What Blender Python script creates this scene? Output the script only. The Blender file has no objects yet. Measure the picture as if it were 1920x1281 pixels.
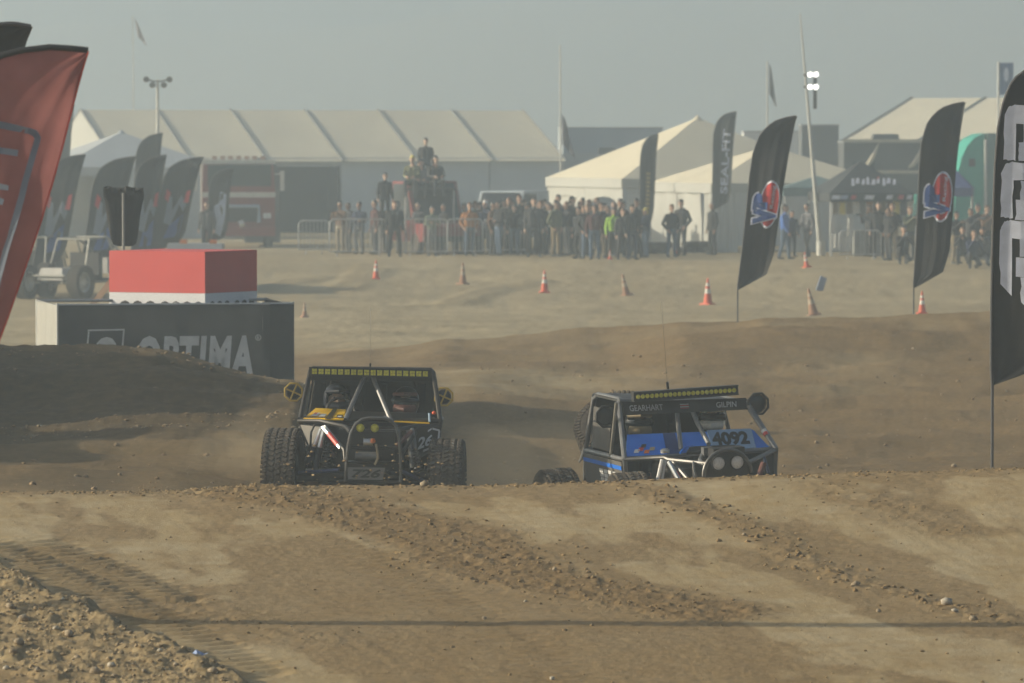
import bpy, bmesh, math, random
import numpy as np
from mathutils import Vector, Matrix, Euler

rnd = random.Random(7)
C = bpy.context.scene.collection
SC = bpy.context.scene

# ------------------------------------------------------------------ camera, sky, sun, exposure
FPX, HC, YH = 10200.0, 4.2, 261.0
PITCH = math.atan((640.5 - YH) / FPX)
cam_d = bpy.data.cameras.new('camera'); cam = bpy.data.objects.new('camera', cam_d); C.objects.link(cam)
cam.location = (0, 0, HC); cam.rotation_euler = (math.pi / 2 - PITCH, 0, 0)
cam_d.sensor_width = 36; cam_d.lens = 36 * FPX / 1920; cam_d.clip_start = 1; cam_d.clip_end = 6000
cam_d.dof.use_dof = True; cam_d.dof.focus_distance = 54; cam_d.dof.aperture_fstop = 5.0
SC.camera = cam
SUN_EL, SUN_AZ = 19.0, -2.0         # elevation; azimuth measured from image-left, negative = slightly behind the subject
w = bpy.data.worlds.new('World'); SC.world = w; w.use_nodes = True
nt = w.node_tree; sky = nt.nodes.new('ShaderNodeTexSky'); sky.sky_type = 'NISHITA'; sky.sun_disc = False
sky.sun_elevation = math.radians(SUN_EL); sky.sun_rotation = math.radians(-90 - SUN_AZ)
sky.air_density = 1.0; sky.dust_density = 4.0; sky.ozone_density = 1.0
nt.links.new(sky.outputs[0], nt.nodes['Background'].inputs[0]); nt.nodes['Background'].inputs[1].default_value = 0.078
sd = bpy.data.lights.new('sun', 'SUN'); sun = bpy.data.objects.new('sun', sd); C.objects.link(sun)
sd.energy = 5.0; sd.angle = math.radians(0.5); sd.color = (1.0, 0.88, 0.67)
_a, _e = math.radians(SUN_AZ), math.radians(SUN_EL)
SUN_TO = Vector((-math.cos(_a) * math.cos(_e), -math.sin(_a) * math.cos(_e), math.sin(_e)))
sun.rotation_euler = SUN_TO.to_track_quat('Z', 'Y').to_euler(); sun.location = (-40, 40, 30)
SC.view_settings.view_transform = 'Standard'; SC.view_settings.look = 'None'
SC.view_settings.exposure = 0.62; SC.view_settings.gamma = 1.0
SC.cycles.use_denoising = True
try: SC.cycles.denoiser = 'OPENIMAGEDENOISE'
except Exception: pass
SC.cycles.max_bounces = 6; SC.cycles.diffuse_bounces = 3; SC.cycles.volume_bounces = 2
SC.cycles.transparent_max_bounces = 12
HAZE_DENSITY = 0.0025

# ------------------------------------------------------------------ projection helpers
_r, _u, _f = Vector((1, 0, 0)), Vector((0, math.sin(PITCH), math.cos(PITCH))), Vector((0, math.cos(PITCH), -math.sin(PITCH)))
def ray(px, py): return _f + _r * ((px - 960) / FPX) + _u * ((640.5 - py) / FPX)
def at(px, py, Y):
    d = ray(px, py); return Vector((0, 0, HC)) + d * (Y / d.y)

# ------------------------------------------------------------------ numpy noise
def _hash(ix, iy, seed):
    h = (ix.astype(np.int64) * 374761393 + iy.astype(np.int64) * 668265263 + seed * 1442695041) & 0xffffffff
    h = ((h ^ (h >> 13)) * 1274126177) & 0xffffffff
    return ((h ^ (h >> 16)) & 0xffff) / 65535.0
def vnoise(x, y, seed=0):
    ix, iy = np.floor(x), np.floor(y); fx, fy = x - ix, y - iy
    fx = fx * fx * fx * (fx * (fx * 6 - 15) + 10); fy = fy * fy * fy * (fy * (fy * 6 - 15) + 10)
    a, b = _hash(ix, iy, seed), _hash(ix + 1, iy, seed); c, d = _hash(ix, iy + 1, seed), _hash(ix + 1, iy + 1, seed)
    return (a + (b - a) * fx) * (1 - fy) + (c + (d - c) * fx) * fy
def fbm(x, y, octv=4, seed=0, gain=0.5):
    t, a, n = 0, 1.0, 0
    for o in range(octv):
        t = t + a * vnoise(x + 17.3 * o, y - 9.1 * o, seed + o); n += a; a *= gain; x = x * 2.03; y = y * 2.03
    return t / n - 0.5
def sstep(a, b, x):
    t = np.clip((x - a) / (b - a), 0, 1); return t * t * (3 - 2 * t)

# ------------------------------------------------------------------ mesh builder
class MB:
    def __init__(s): s.v = []; s.f = []; s.m = []
    def add(s, vs, fs, mi=0):
        o = len(s.v); s.v += [tuple(p) for p in vs]; s.f += [tuple(i + o for i in q) for q in fs]; s.m += [mi] * len(fs); return s
    def box(s, c, d, rot=None, mi=0, taper=None):
        h = [x / 2 for x in d]; vs = []
        for z in (-1, 1):
            k = 1 if (taper is None or z < 0) else taper
            for x, y in ((-1, -1), (1, -1), (1, 1), (-1, 1)): vs.append(Vector((x * h[0] * k, y * h[1] * k, z * h[2])))
        if rot is not None:
            R = rot if isinstance(rot, Matrix) else Euler(rot).to_matrix(); vs = [R @ p for p in vs]
        c = Vector(c); vs = [p + c for p in vs]
        return s.add(vs, [(3, 2, 1, 0), (4, 5, 6, 7), (0, 1, 5, 4), (1, 2, 6, 5), (2, 3, 7, 6), (3, 0, 4, 7)], mi)
    def tube(s, pts, r, n=8, mi=0, closed=False, r2=None):
        pts = [Vector(p) for p in pts]; N = len(pts)
        tg = []
        for i in range(N):
            a = pts[(i - 1) % N] if (closed or i > 0) else pts[i]; b = pts[(i + 1) % N] if (closed or i < N - 1) else pts[i]
            t = (b - a); tg.append(t.normalized() if t.length > 1e-9 else Vector((0, 0, 1)))
        up = Vector((0, 0, 1)) if abs(tg[0].z) < 0.9 else Vector((1, 0, 0))
        nx = tg[0].cross(up).normalized(); vs = []
        for i in range(N):
            nx = (nx - tg[i] * nx.dot(tg[i])).normalized(); ny = tg[i].cross(nx)
            rr = r if r2 is None else r + (r2 - r) * i / max(1, N - 1)
            if isinstance(r, (list, tuple)): rr = r[i]
            for k in range(n):
                a = 2 * math.pi * k / n; vs.append(pts[i] + (nx * math.cos(a) + ny * math.sin(a)) * rr)
        fs = []
        for i in range(N if closed else N - 1):
            j = (i + 1) % N
            for k in range(n):
                l = (k + 1) % n; fs.append((i * n + k, i * n + l, j * n + l, j * n + k))
        if not closed: fs += [tuple(range(n))[::-1], tuple((N - 1) * n + k for k in range(n))]
        return s.add(vs, fs, mi)
    def cyl(s, p0, p1, r0, r1=None, n=12, mi=0): return s.tube([p0, p1], r0, n, mi, r2=(r0 if r1 is None else r1))
    def lathe(s, prof, n=24, M=None, mi=0, mis=None):
        # prof: list of (r, z) ; axis z ; M places it
        M = M or Matrix(); vs = []; fs = []
        for r, z in prof:
            for k in range(n):
                a = 2 * math.pi * k / n; vs.append(M @ Vector((r * math.cos(a), r * math.sin(a), z)))
        o = len(s.v); s.v += [tuple(p) for p in vs]
        for i in range(len(prof) - 1):
            for k in range(n):
                l = (k + 1) % n; s.f.append((o + i * n + k, o + i * n + l, o + (i + 1) * n + l, o + (i + 1) * n + k)); s.m.append(mis[i] if mis else mi)
        return s
    def prism(s, poly, fn, d0, d1, mi=0):
        # poly: 2D points; fn(a, b, depth) -> 3D
        n = len(poly); vs = [fn(a, b, d0) for a, b in poly] + [fn(a, b, d1) for a, b in poly]
        fs = [tuple(range(n))[::-1], tuple(range(n, 2 * n))] + [(i, (i + 1) % n, n + (i + 1) % n, n + i) for i in range(n)]
        return s.add(vs, fs, mi)
    def quadp(s, a, b, c, d, th, mi=0):
        # thin slab over a quad
        a, b, c, d = map(Vector, (a, b, c, d)); n = (b - a).cross(d - a).normalized() * th
        vs = [a, b, c, d, a - n, b - n, c - n, d - n]
        return s.add(vs, [(0, 1, 2, 3), (7, 6, 5, 4), (0, 4, 5, 1), (1, 5, 6, 2), (2, 6, 7, 3), (3, 7, 4, 0)], mi)
    def build(s, name, mats, parent=None, smooth=False, loc=None, rot=None):
        me = bpy.data.meshes.new(name); me.from_pydata(s.v, [], s.f)
        if not isinstance(mats, (list, tuple)): mats = [mats]
        for m in mats: me.materials.append(m)
        if len(mats) > 1: me.polygons.foreach_set('material_index', s.m)
        if smooth:
            me.polygons.foreach_set('use_smooth', [True] * len(me.polygons))
            if smooth != 'all': me.set_sharp_from_angle(angle=math.radians(40))
        me.update(); return link(me, name, parent, loc, rot)
def link(me, name, parent=None, loc=None, rot=None):
    o = bpy.data.objects.new(name, me); C.objects.link(o)
    if parent is not None: o.parent = parent
    if loc is not None: o.location = loc
    if rot is not None: o.rotation_euler = rot
    return o
def tag(o, label, cat, group=None):
    o['label'] = label; o['category'] = cat
    if group: o['group'] = group
    return o
def thing(name, label, cat, loc=(0, 0, 0), rot=(0, 0, 0), group=None):
    o = bpy.data.objects.new(name, None); C.objects.link(o); o.location = loc; o.rotation_euler = rot
    o.empty_display_size = 0.2; return tag(o, label, cat, group)
def copy_tree(o, parent=None):
    c = o.copy(); C.objects.link(c)
    if parent is not None: c.parent = parent
    for ch in o.children: copy_tree(ch, c)
    return c

# ------------------------------------------------------------------ materials
MATS = {}
def mat(name, col, rough=0.6, metal=0.0, var=0.12, scale=6.0, bump=0.0, dust=0.0, trans=0.0, emit=None, spec=0.4):
    if name in MATS: return MATS[name]
    m = bpy.data.materials.new(name); m.use_nodes = True; n = m.node_tree.nodes; L = m.node_tree.links
    b = n['Principled BSDF']; b.inputs['Roughness'].default_value = rough; b.inputs['Metallic'].default_value = metal
    b.inputs['Specular IOR Level'].default_value = spec
    tc = n.new('ShaderNodeTexCoord'); no = n.new('ShaderNodeTexNoise'); no.inputs['Scale'].default_value = scale; no.inputs['Detail'].default_value = 5
    L.new(tc.outputs['Object'], no.inputs['Vector'])
    rp = n.new('ShaderNodeValToRGB'); rp.color_ramp.elements[0].position = 0.3; rp.color_ramp.elements[1].position = 0.7
    lo = [c * (1 - var) for c in col]; hi = [min(1, c * (1 + var)) for c in col]
    rp.color_ramp.elements[0].color = (*lo, 1); rp.color_ramp.elements[1].color = (*hi, 1)
    L.new(no.outputs['Fac'], rp.inputs['Fac']); out = rp.outputs['Color']
    if dust > 0:
        n2 = n.new('ShaderNodeTexNoise'); n2.inputs['Scale'].default_value = scale * 1.7; n2.inputs['Detail'].default_value = 8
        L.new(tc.outputs['Object'], n2.inputs['Vector'])
        r2 = n.new('ShaderNodeValToRGB'); r2.color_ramp.elements[0].position = 0.42; r2.color_ramp.elements[1].position = 0.78
        r2.color_ramp.elements[0].color = (dust * .35,) * 3 + (1,); r2.color_ramp.elements[1].color = (dust,) * 3 + (1,)
        L.new(n2.outputs['Fac'], r2.inputs['Fac'])
        mx = n.new('ShaderNodeMixRGB'); mx.inputs['Color2'].default_value = (0.24, 0.18, 0.12, 1)
        L.new(r2.outputs['Color'], mx.inputs['Fac']); L.new(out, mx.inputs['Color1']); out = mx.outputs['Color']
    L.new(out, b.inputs['Base Color'])
    if bump:
        bp = n.new('ShaderNodeBump'); bp.inputs['Strength'].default_value = bump; bp.inputs['Distance'].default_value = 0.02
        L.new(no.outputs['Fac'], bp.inputs['Height']); L.new(bp.outputs['Normal'], b.inputs['Normal'])
    if emit:
        b.inputs['Emission Color'].default_value = (*emit[:3], 1); b.inputs['Emission Strength'].default_value = emit[3]
    if trans > 0:
        tr = n.new('ShaderNodeBsdfTranslucent'); ms = n.new('ShaderNodeMixShader'); ms.inputs['Fac'].default_value = trans
        L.new(out, tr.inputs['Color']); L.new(b.outputs[0], ms.inputs[1]); L.new(tr.outputs[0], ms.inputs[2])
        L.new(ms.outputs[0], n['Material Output'].inputs['Surface'])
    MATS[name] = m; return m
def glass(name='cab_glass', col=(0.02, 0.025, 0.03)):
    return mat(name, col, 0.08, 0.0, 0.05, spec=0.6)

# ------------------------------------------------------------------ flat lettering as mesh
def text2d(body, size=1.0, bold=0.0, shear=0.0, align='CENTER', space=1.0):
    cu = bpy.data.curves.new('t', 'FONT'); cu.body = body; cu.size = size; cu.offset = bold * size; cu.shear = shear
    cu.align_x = align; cu.align_y = 'CENTER'; cu.space_character = space; cu.resolution_u = 3; cu.fill_mode = 'FRONT'
    o = bpy.data.objects.new('t', cu); C.objects.link(o); dg = bpy.context.evaluated_depsgraph_get()
    me = bpy.data.meshes.new_from_object(o.evaluated_get(dg))
    vs = [(v.co.x, v.co.y) for v in me.vertices]; fs = [tuple(p.vertices) for p in me.polygons]
    bpy.data.objects.remove(o); bpy.data.curves.remove(cu); bpy.data.meshes.remove(me)
    return vs, fs
def fit2d(vf, w=None, h=None):
    vs, fs = vf; xs = [p[0] for p in vs]; ys = [p[1] for p in vs]
    cx, cy = (max(xs) + min(xs)) / 2, (max(ys) + min(ys)) / 2
    sx = w / (max(xs) - min(xs)) if w else None; sy = h / (max(ys) - min(ys)) if h else None
    sx = sx or sy; sy = sy or sx
    return [((x - cx) * sx, (y - cy) * sy) for x, y in vs], fs
def rot2d(vf, deg, dx=0, dy=0):
    c, s = math.cos(math.radians(deg)), math.sin(math.radians(deg))
    return [(x * c - y * s + dx, x * s + y * c + dy) for x, y in vf[0]], vf[1]
def ell2d(cx, cy, rx, ry, n=28):
    return [(cx + rx * math.cos(2 * math.pi * k / n), cy + ry * math.sin(2 * math.pi * k / n)) for k in range(n)], [tuple(range(n))]
def poly2d(*pts): return list(pts), [tuple(range(len(pts)))]
def decal(name, vf, fn, m, parent):
    b = MB(); b.add([fn(x, y) for x, y in vf[0]], vf[1]); return b.build(name, m, parent)
# ------------------------------------------------------------------ terrain
def zp(py, Y):            # height of the point seen at image row py, Y metres away
    return at(960, py, Y).z
_cols = [-700, 0, 270, 540, 700, 860, 1120, 1300, 1455, 1700, 1920, 2700]
def _prof(i):
    s = _cols[i]
    crest = np.interp(s, [-700, 0, 400, 540, 860, 1120, 1455, 1920, 2700], [940, 922, 920, 911, 909, 902, 889, 877, 860])
    P = [(-40, 2.2), (-2, 2.2), (8, 1.0), (20, -0.1), (32, 0.0), (36, 0.14), (39, 0.30), (46, 0.60 + .01 * (s > 900)), (50.5, zp(crest, 51.5) + .0), (51.8, zp(crest, 51.8)), (53.0, zp(crest + 8, 53))]
    far = [(120, -.42), (135, -.55), (150, -.56), (160, -.5)]
    far += [(170, .02), (178, .17)] if s >= 1455 else ([(172, -.2), (183, .19)] if s < 1100 else [(170, -.12), (181, .18)])
    far += [(200, .15), (230, .1), (420, .1), (1500, .1)]
    if s <= 540:
        k = np.interp(s, [-700, 0, 270, 540], [0, 0, .25, 1])
        c1 = np.interp(s, [-700, 0, 270, 540], [800, 803, 783, 778]); c2 = np.interp(s, [-700, 0, 270, 540], [640, 649, 655, 711])
        P += [(55, .62 - .35 * k), (58.5, zp(905, 58.5) - .3 * k), (62, zp(855, 62) - .12 * k), (64.8, zp(c1 + 18, 64.8)), (66, zp(c1, 66)), (67, zp(c1, 67) - .04), (69.5, zp(c1 - 32, 69.5)), (72.6, zp(c2 + 10, 72.6)), (73.6, zp(c2, 73.6)), (74.6, zp(c2, 74.6) - .12), (80, .15), (95, -.1), (110, -.2)]
    elif s == 700: P += [(56, .45), (60, .02), (66, .05), (70, .3), (74, zp(752, 74)), (76.5, zp(734, 76.5)), (79, zp(738, 79)), (84, .35), (91, .2), (100, 0.0), (110, zp(655, 110))]
    elif s == 860: P += [(55, .55), (60, .0), (66, -.15), (72, zp(892, 72)), (78, zp(815, 78)), (83, zp(752, 83)), (86, zp(744, 86)), (90.5, zp(702, 90.5)), (93, zp(703, 93)), (99, .12), (109, zp(632, 109)), (113, -.1)]
    elif s == 1120: P += [(55, .5), (59, -.2), (66, -.4), (73, zp(890, 73)), (80, zp(812, 80)), (84, zp(764, 84)), (87, zp(752, 87)), (91, zp(712, 91)), (94, zp(705, 94)), (100, .22), (108, zp(617, 108)), (113, 0.1)]
    elif s == 1300: P += [(55, .5), (59, -.35), (66, -.5), (74, zp(884, 74)), (82, zp(806, 82)), (91, zp(715, 91)), (100, zp(640, 100)), (107, zp(606, 107)), (113, .1)]
    else:
        c = np.interp(s, [1455, 1700, 1920, 2700], [597, 589, 583, 570]); lift = np.interp(s, [1455, 1700, 1920], [0, .75, 1])
        P += [(55.5, zp(crest, 55.5) - .12 * (1 - lift) - .03), (57, zp(crest + 6, 57) - .25 * (1 - lift)), (61, -.1 + .4 * lift), (67, -.4 + .2 * lift), (75, zp(880, 75)), (84, zp(790, 84)), (94, zp(695, 94)), (101, zp(630, 101)), (105.5, zp(c, 105.5)), (107, zp(c, 107) - .05), (113, .15)]
    return np.array(P + far, float)
_YS = np.concatenate([np.linspace(-40, 34, 38), np.linspace(34.5, 125, 500), np.linspace(126, 240, 120), np.linspace(250, 1500, 14)])
def _smooth(a, k):
    b = a.copy()
    for _ in range(k): b[1:-1] = (b[:-2] + 2 * b[1:-1] + b[2:]) / 4
    return b
_TAB = np.array([_smooth(np.interp(_YS, p[:, 0], p[:, 1]), 7) for p in (_prof(i) for i in range(len(_cols)))])
def base_z(X, Y):
    X = np.asarray(X, float); Y = np.asarray(Y, float)
    s = np.clip(960 + X / np.maximum(Y, 30) * FPX, -700, 2700)
    fi = np.interp(s, _cols, np.arange(len(_cols))); i0 = np.clip(np.floor(fi).astype(int), 0, len(_cols) - 2); t = fi - i0; t = t * t * (3 - 2 * t)
    yi = np.interp(Y, _YS, np.arange(len(_YS))); j0 = np.clip(np.floor(yi).astype(int), 0, len(_YS) - 2); u = yi - j0
    g = lambda a, b: _TAB[a, b]
    za = g(i0, j0) * (1 - u) + g(i0, j0 + 1) * u; zb = g(i0 + 1, j0) * (1 - u) + g(i0 + 1, j0 + 1) * u
    z = za * (1 - t) + zb * t
    # unseen bank added past the left edge, notched to shape the berm's shade
    amp = np.interp(Y, [57, 62, 64.7, 65.7, 66.6, 67.6, 71.3, 72.5, 74, 77, 82], [0, 2.3, 2.5, 1.75, 1.75, 2.5, 2.6, 1.7, 1.7, 1.2, 0]) + .5 * fbm(Y * .9, X * .3, 3, 15) * sstep(59, 63, Y) * (1 - sstep(76, 80, Y))
    z = z + np.maximum(amp, 0) * np.exp(-((X + 10.6) / 1.9) ** 2)
    # low hills closing the plain
    h = sstep(1080, 1400, Y) * (30 + 24 * fbm(X / 150 + 3, Y / 300, 4, 5) + 14 * sstep(-110, 30, X))
    return z + np.maximum(h, 0)
# gravel mound in the near left corner
MA, MBp = np.array([-4.17, 44.3]), np.array([-2.0, 38.9])
def mound_z(X, Y):
    d = MBp - MA; Ln = np.hypot(*d); d = d / Ln; nrm = np.array([-d[1], d[0]])     # nrm points right / away
    t = ((X - MA[0]) * d[0] + (Y - MA[1]) * d[1]) / Ln; q = (X - MA[0]) * nrm[0] + (Y - MA[1]) * nrm[1]
    q = q + 0.22 * fbm(X * 1.6, Y * 1.6, 3, 77)
    zr = np.interp(t, [-3, -1, 0, .5, 1.0, 1.2], [1.6, 1.02, .71, .545, .365, .1])
    return zr - np.maximum(q, 0) * 0.70 - np.maximum(-q, 0) * 0.09, q
def G(px, py, y0=36.5, y1=420):       # ground point seen at a pixel
    Y = np.concatenate([np.arange(y0, 130, .05), np.arange(130, y1, .25)]); d = ray(px, py)
    X = d.x / d.y * Y; Z = HC + d.z / d.y * Y; b = base_z(X, Y); k = np.nonzero(Z <= b)[0]
    k = k[0] if len(k) else len(Y) - 1
    return Vector((X[k], Y[k], b[k]))
def dist_poly(X, Y, pts):
    best = np.full(X.shape, 1e9); al = np.zeros(X.shape); acc = 0
    for (ax, ay), (bx, by) in zip(pts[:-1], pts[1:]):
        dx, dy = bx - ax, by - ay; L2 = dx * dx + dy * dy
        t = np.clip(((X - ax) * dx + (Y - ay) * dy) / L2, 0, 1); q = np.hypot(X - ax - t * dx, Y - ay - t * dy)
        m = q < best; best = np.where(m, q, best); al = np.where(m, acc + t * math.sqrt(L2), al); acc += math.sqrt(L2)
    return best, al
def gpts(l): return [tuple(G(px, py)[:2]) for px, py in l]
BAND1 = gpts([(330, 921), (470, 926), (640, 950), (830, 1010), (985, 1085), (1180, 1120), (1330, 1150)])
BAND2 = gpts([(1150, 908), (1330, 962), (1420, 1000), (1600, 1088), (1780, 1138), (1960, 1180)])
BAND3 = gpts([(1480, 905), (1560, 925), (1660, 955), (1800, 1000)])
BAND4 = gpts([(80, 1040), (300, 1130), (520, 1200)])
TRK = [gpts([(-60, 1010), (60, 1058), (200, 1115), (330, 1180), (470, 1262)]), gpts([(60, 1015), (200, 1070), (330, 1125)]), gpts([(640, 1010), (820, 1120), (1000, 1230), (1060, 1281)])]
RUTS = [gpts([(640, 545), (700, 508)]), gpts([(545, 582), (840, 575), (905, 548), (1000, 530)]), gpts([(480, 548), (600, 520)])]
DIRV = np.array([0.24, -0.97])        # driving line across the near face
def detail(X, Y):
    """fine relief and the loose-soil mask"""
    u = X * -DIRV[1] + Y * DIRV[0]; v = X * DIRV[0] + Y * DIRV[1]
    near = 1 - sstep(54, 60, Y); z = np.zeros(X.shape)
    d1, _ = dist_poly(X, Y, BAND1); d2, _ = dist_poly(X, Y, BAND2); d3, _ = dist_poly(X, Y, BAND3); d4, _ = dist_poly(X, Y, BAND4)
    wob = fbm(X * .9, Y * .5, 3, 11) * .5
    loose = np.maximum.reduce([1 - sstep(.30, .75, d1 + wob), .8 * (1 - sstep(.06, .30, d2 + wob * .6)), .4 * (1 - sstep(.12, .5, d3 + wob)), .6 * (1 - sstep(.3, .8, d4 + wob))])
    patch = sstep(.015, .075, fbm(u * .8, v * .28, 4, 21) + .12 * fbm(X * 4, Y * 1.6, 3, 4)) * .72
    edge = sstep(50.3, 51.8, Y) * .8
    loose_n = np.clip(np.maximum.reduce([loose, patch, edge]), 0, 1)
    far = np.clip(.55 + .42 * (1 - sstep(108, 114, Y)) + 1.3 * fbm(X * .35, Y * .22, 4, 31), 0, 1)
    lo = loose_n * near + far * (1 - near)
    lump = fbm(X * 9, Y * 7, 4, 41, .6)
    z += near * (loose * (.034 * lump + .010) + patch * .014 * lump + .004 * fbm(X * 20, Y * 14, 2, 3) + edge * .05 * lump)
    z += near * (.006 * fbm(u * 5.5, v * .35, 3, 51) + .022 * fbm(X * .5, Y * .35, 2, 61)) * (1 - loose * .5)
    z += near * .0007 * np.sin(u * 31 + 3 * fbm(u, v * .3, 2, 71)) * sstep(.0, .12, fbm(u * .9 + 4, v * .2, 2, 81))
    for T, am in zip(TRK, (.020, .020, .007)):
        d, al = dist_poly(X, Y, T); mk = (1 - sstep(.16, .34, d)); z += near * mk * (am * np.sin(al * 2 * math.pi / .22 + d * 5) - am * .5)
    b = sstep(56, 62, Y) * (1 - sstep(110, 125, Y))
    z += b * (.07 * fbm(X * 1.4, Y * .9, 5, 91, .55) + .13 * fbm(X * .45, Y * .3, 3, 95) + .24 * fbm(X * .22, Y * .9, 4, 93, .55))
    c = sstep(61, 65, Y) * (1 - sstep(75, 79, Y)) * (1 - sstep(-3, -1.2, X)); z += c * (.30 * fbm(X * .22, Y * 1.1, 4, 107, .55) + .06 * fbm(X * 4, Y * 4, 3, 109))
    f = sstep(112, 125, Y) * (1 - sstep(230, 300, Y)); z += f * (.10 * fbm(X * .5, Y * .25, 4, 99) + .05 * fbm(X * 2, Y * .8, 3, 98)) * (1 - .8 * sstep(180, 190, Y))
    for T in RUTS:
        d, _ = dist_poly(X, Y, T); mk = 1 - sstep(.3, .9, d + .4 * fbm(X * .6, Y * .4, 2, 8)); z += f * .06 * mk; lo = np.maximum(lo, mk * f)
    pale = sstep(84, 89, Y) * (1 - sstep(93, 97, Y)) * np.exp(-((X + .0) / 2.4) ** 2)
    sunlit_rim = 0
    lo = np.clip(lo - pale, 0, 1)
    mz, q = mound_z(X, Y); bz = base_z(X, Y) + z
    on = sstep(-.02, .05, mz - bz) * (Y < 49) * (Y > 30) * (X < 2)
    grav = .09 * fbm(X * 7, Y * 7, 4, 101, .6) + .05 * fbm(X * 2, Y * 2, 2, 105)
    zt = np.where(on > 0, np.maximum(bz, mz + grav), bz)
    # zone: 0 near track, 1 mid mound brown, 2 far pad
    zone = sstep(110, 126, Y)
    return zt, lo * (1 - on), zone, on
def damp_shade_mask(X, Y):
    # damp berm soil, its shade deepened in colour; both crests painted pale as sunlit
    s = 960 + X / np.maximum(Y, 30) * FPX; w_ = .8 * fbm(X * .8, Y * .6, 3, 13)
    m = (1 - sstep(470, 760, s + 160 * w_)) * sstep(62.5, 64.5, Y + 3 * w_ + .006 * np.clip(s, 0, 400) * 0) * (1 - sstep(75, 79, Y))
    sunlit_rim = np.exp(-((Y - 66.4 + .5 * w_) / .45) ** 2) + np.exp(-((Y - 73.0 + .5 * w_) / .5) ** 2); sunlit_rim = sunlit_rim * np.clip(.5 + 2.5 * fbm(X * 3, Y * 3, 3, 17), 0, 1)
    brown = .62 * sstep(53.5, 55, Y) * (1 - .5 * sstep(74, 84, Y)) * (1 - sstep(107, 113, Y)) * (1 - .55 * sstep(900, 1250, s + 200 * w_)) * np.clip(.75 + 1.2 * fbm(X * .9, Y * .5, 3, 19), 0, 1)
    return np.clip(np.maximum(m - .8 * sunlit_rim, brown * (1 - .5 * sunlit_rim)), 0, 1)
def gz(x, y):
    z, *_ = detail(np.array([float(x)]), np.array([float(y)])); return float(z[0])
def build_ground():
    tf = 960 / FPX
    t = np.concatenate([np.linspace(-6.0, -1.75, 14), np.linspace(-1.6, -1.04, 90), np.linspace(-1.02, 1.02, 720), np.linspace(1.04, 1.6, 90), np.linspace(1.75, 6.0, 14)])
    ys = np.concatenate([np.linspace(-40, 30, 16), np.linspace(32, 36.2, 12), np.linspace(36.4, 54, 420), np.linspace(54.1, 78, 150), np.linspace(78.3, 126, 150), np.linspace(127, 205, 120), np.linspace(207, 260, 22), np.linspace(270, 1080, 24), np.linspace(1100, 1480, 30)])
    T, Y = np.meshgrid(t, ys); X = T * tf * np.maximum(Y, 34)
    X = np.where(np.abs(T) > 1.6, np.sign(T) * (1.6 * tf * np.maximum(Y, 34) + (np.abs(T) - 1.6) / 4.4 * np.maximum(230 - 1.6 * tf * np.maximum(Y, 34), 20)), X)
    z, lo, zone, on = detail(X.ravel(), Y.ravel())
    co = np.stack([X.ravel(), Y.ravel(), z], 1).astype(np.float32)
    R, K = T.shape; idx = np.arange(R * K).reshape(R, K)
    q = np.stack([idx[:-1, :-1], idx[:-1, 1:], idx[1:, 1:], idx[1:, :-1]], -1).reshape(-1, 4)
    me = bpy.data.meshes.new('ground'); me.vertices.add(len(co)); me.vertices.foreach_set('co', co.ravel())
    me.loops.add(q.size); me.loops.foreach_set('vertex_index', q.ravel().astype(np.int32))
    me.polygons.add(len(q)); me.polygons.foreach_set('loop_start', np.arange(0, q.size, 4, dtype=np.int32))
    me.polygons.foreach_set('use_smooth', np.ones(len(q), bool))
    a = me.color_attributes.new('soil', 'FLOAT_COLOR', 'POINT')
    a.data.foreach_set('color', np.stack([lo, zone, on, damp_shade_mask(X.ravel(), Y.ravel())], 1).astype(np.float32).ravel())
    me.update(); me.validate(); me.materials.append(soil_mat()); o = link(me, 'ground'); o['kind'] = 'structure'; return o
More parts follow.
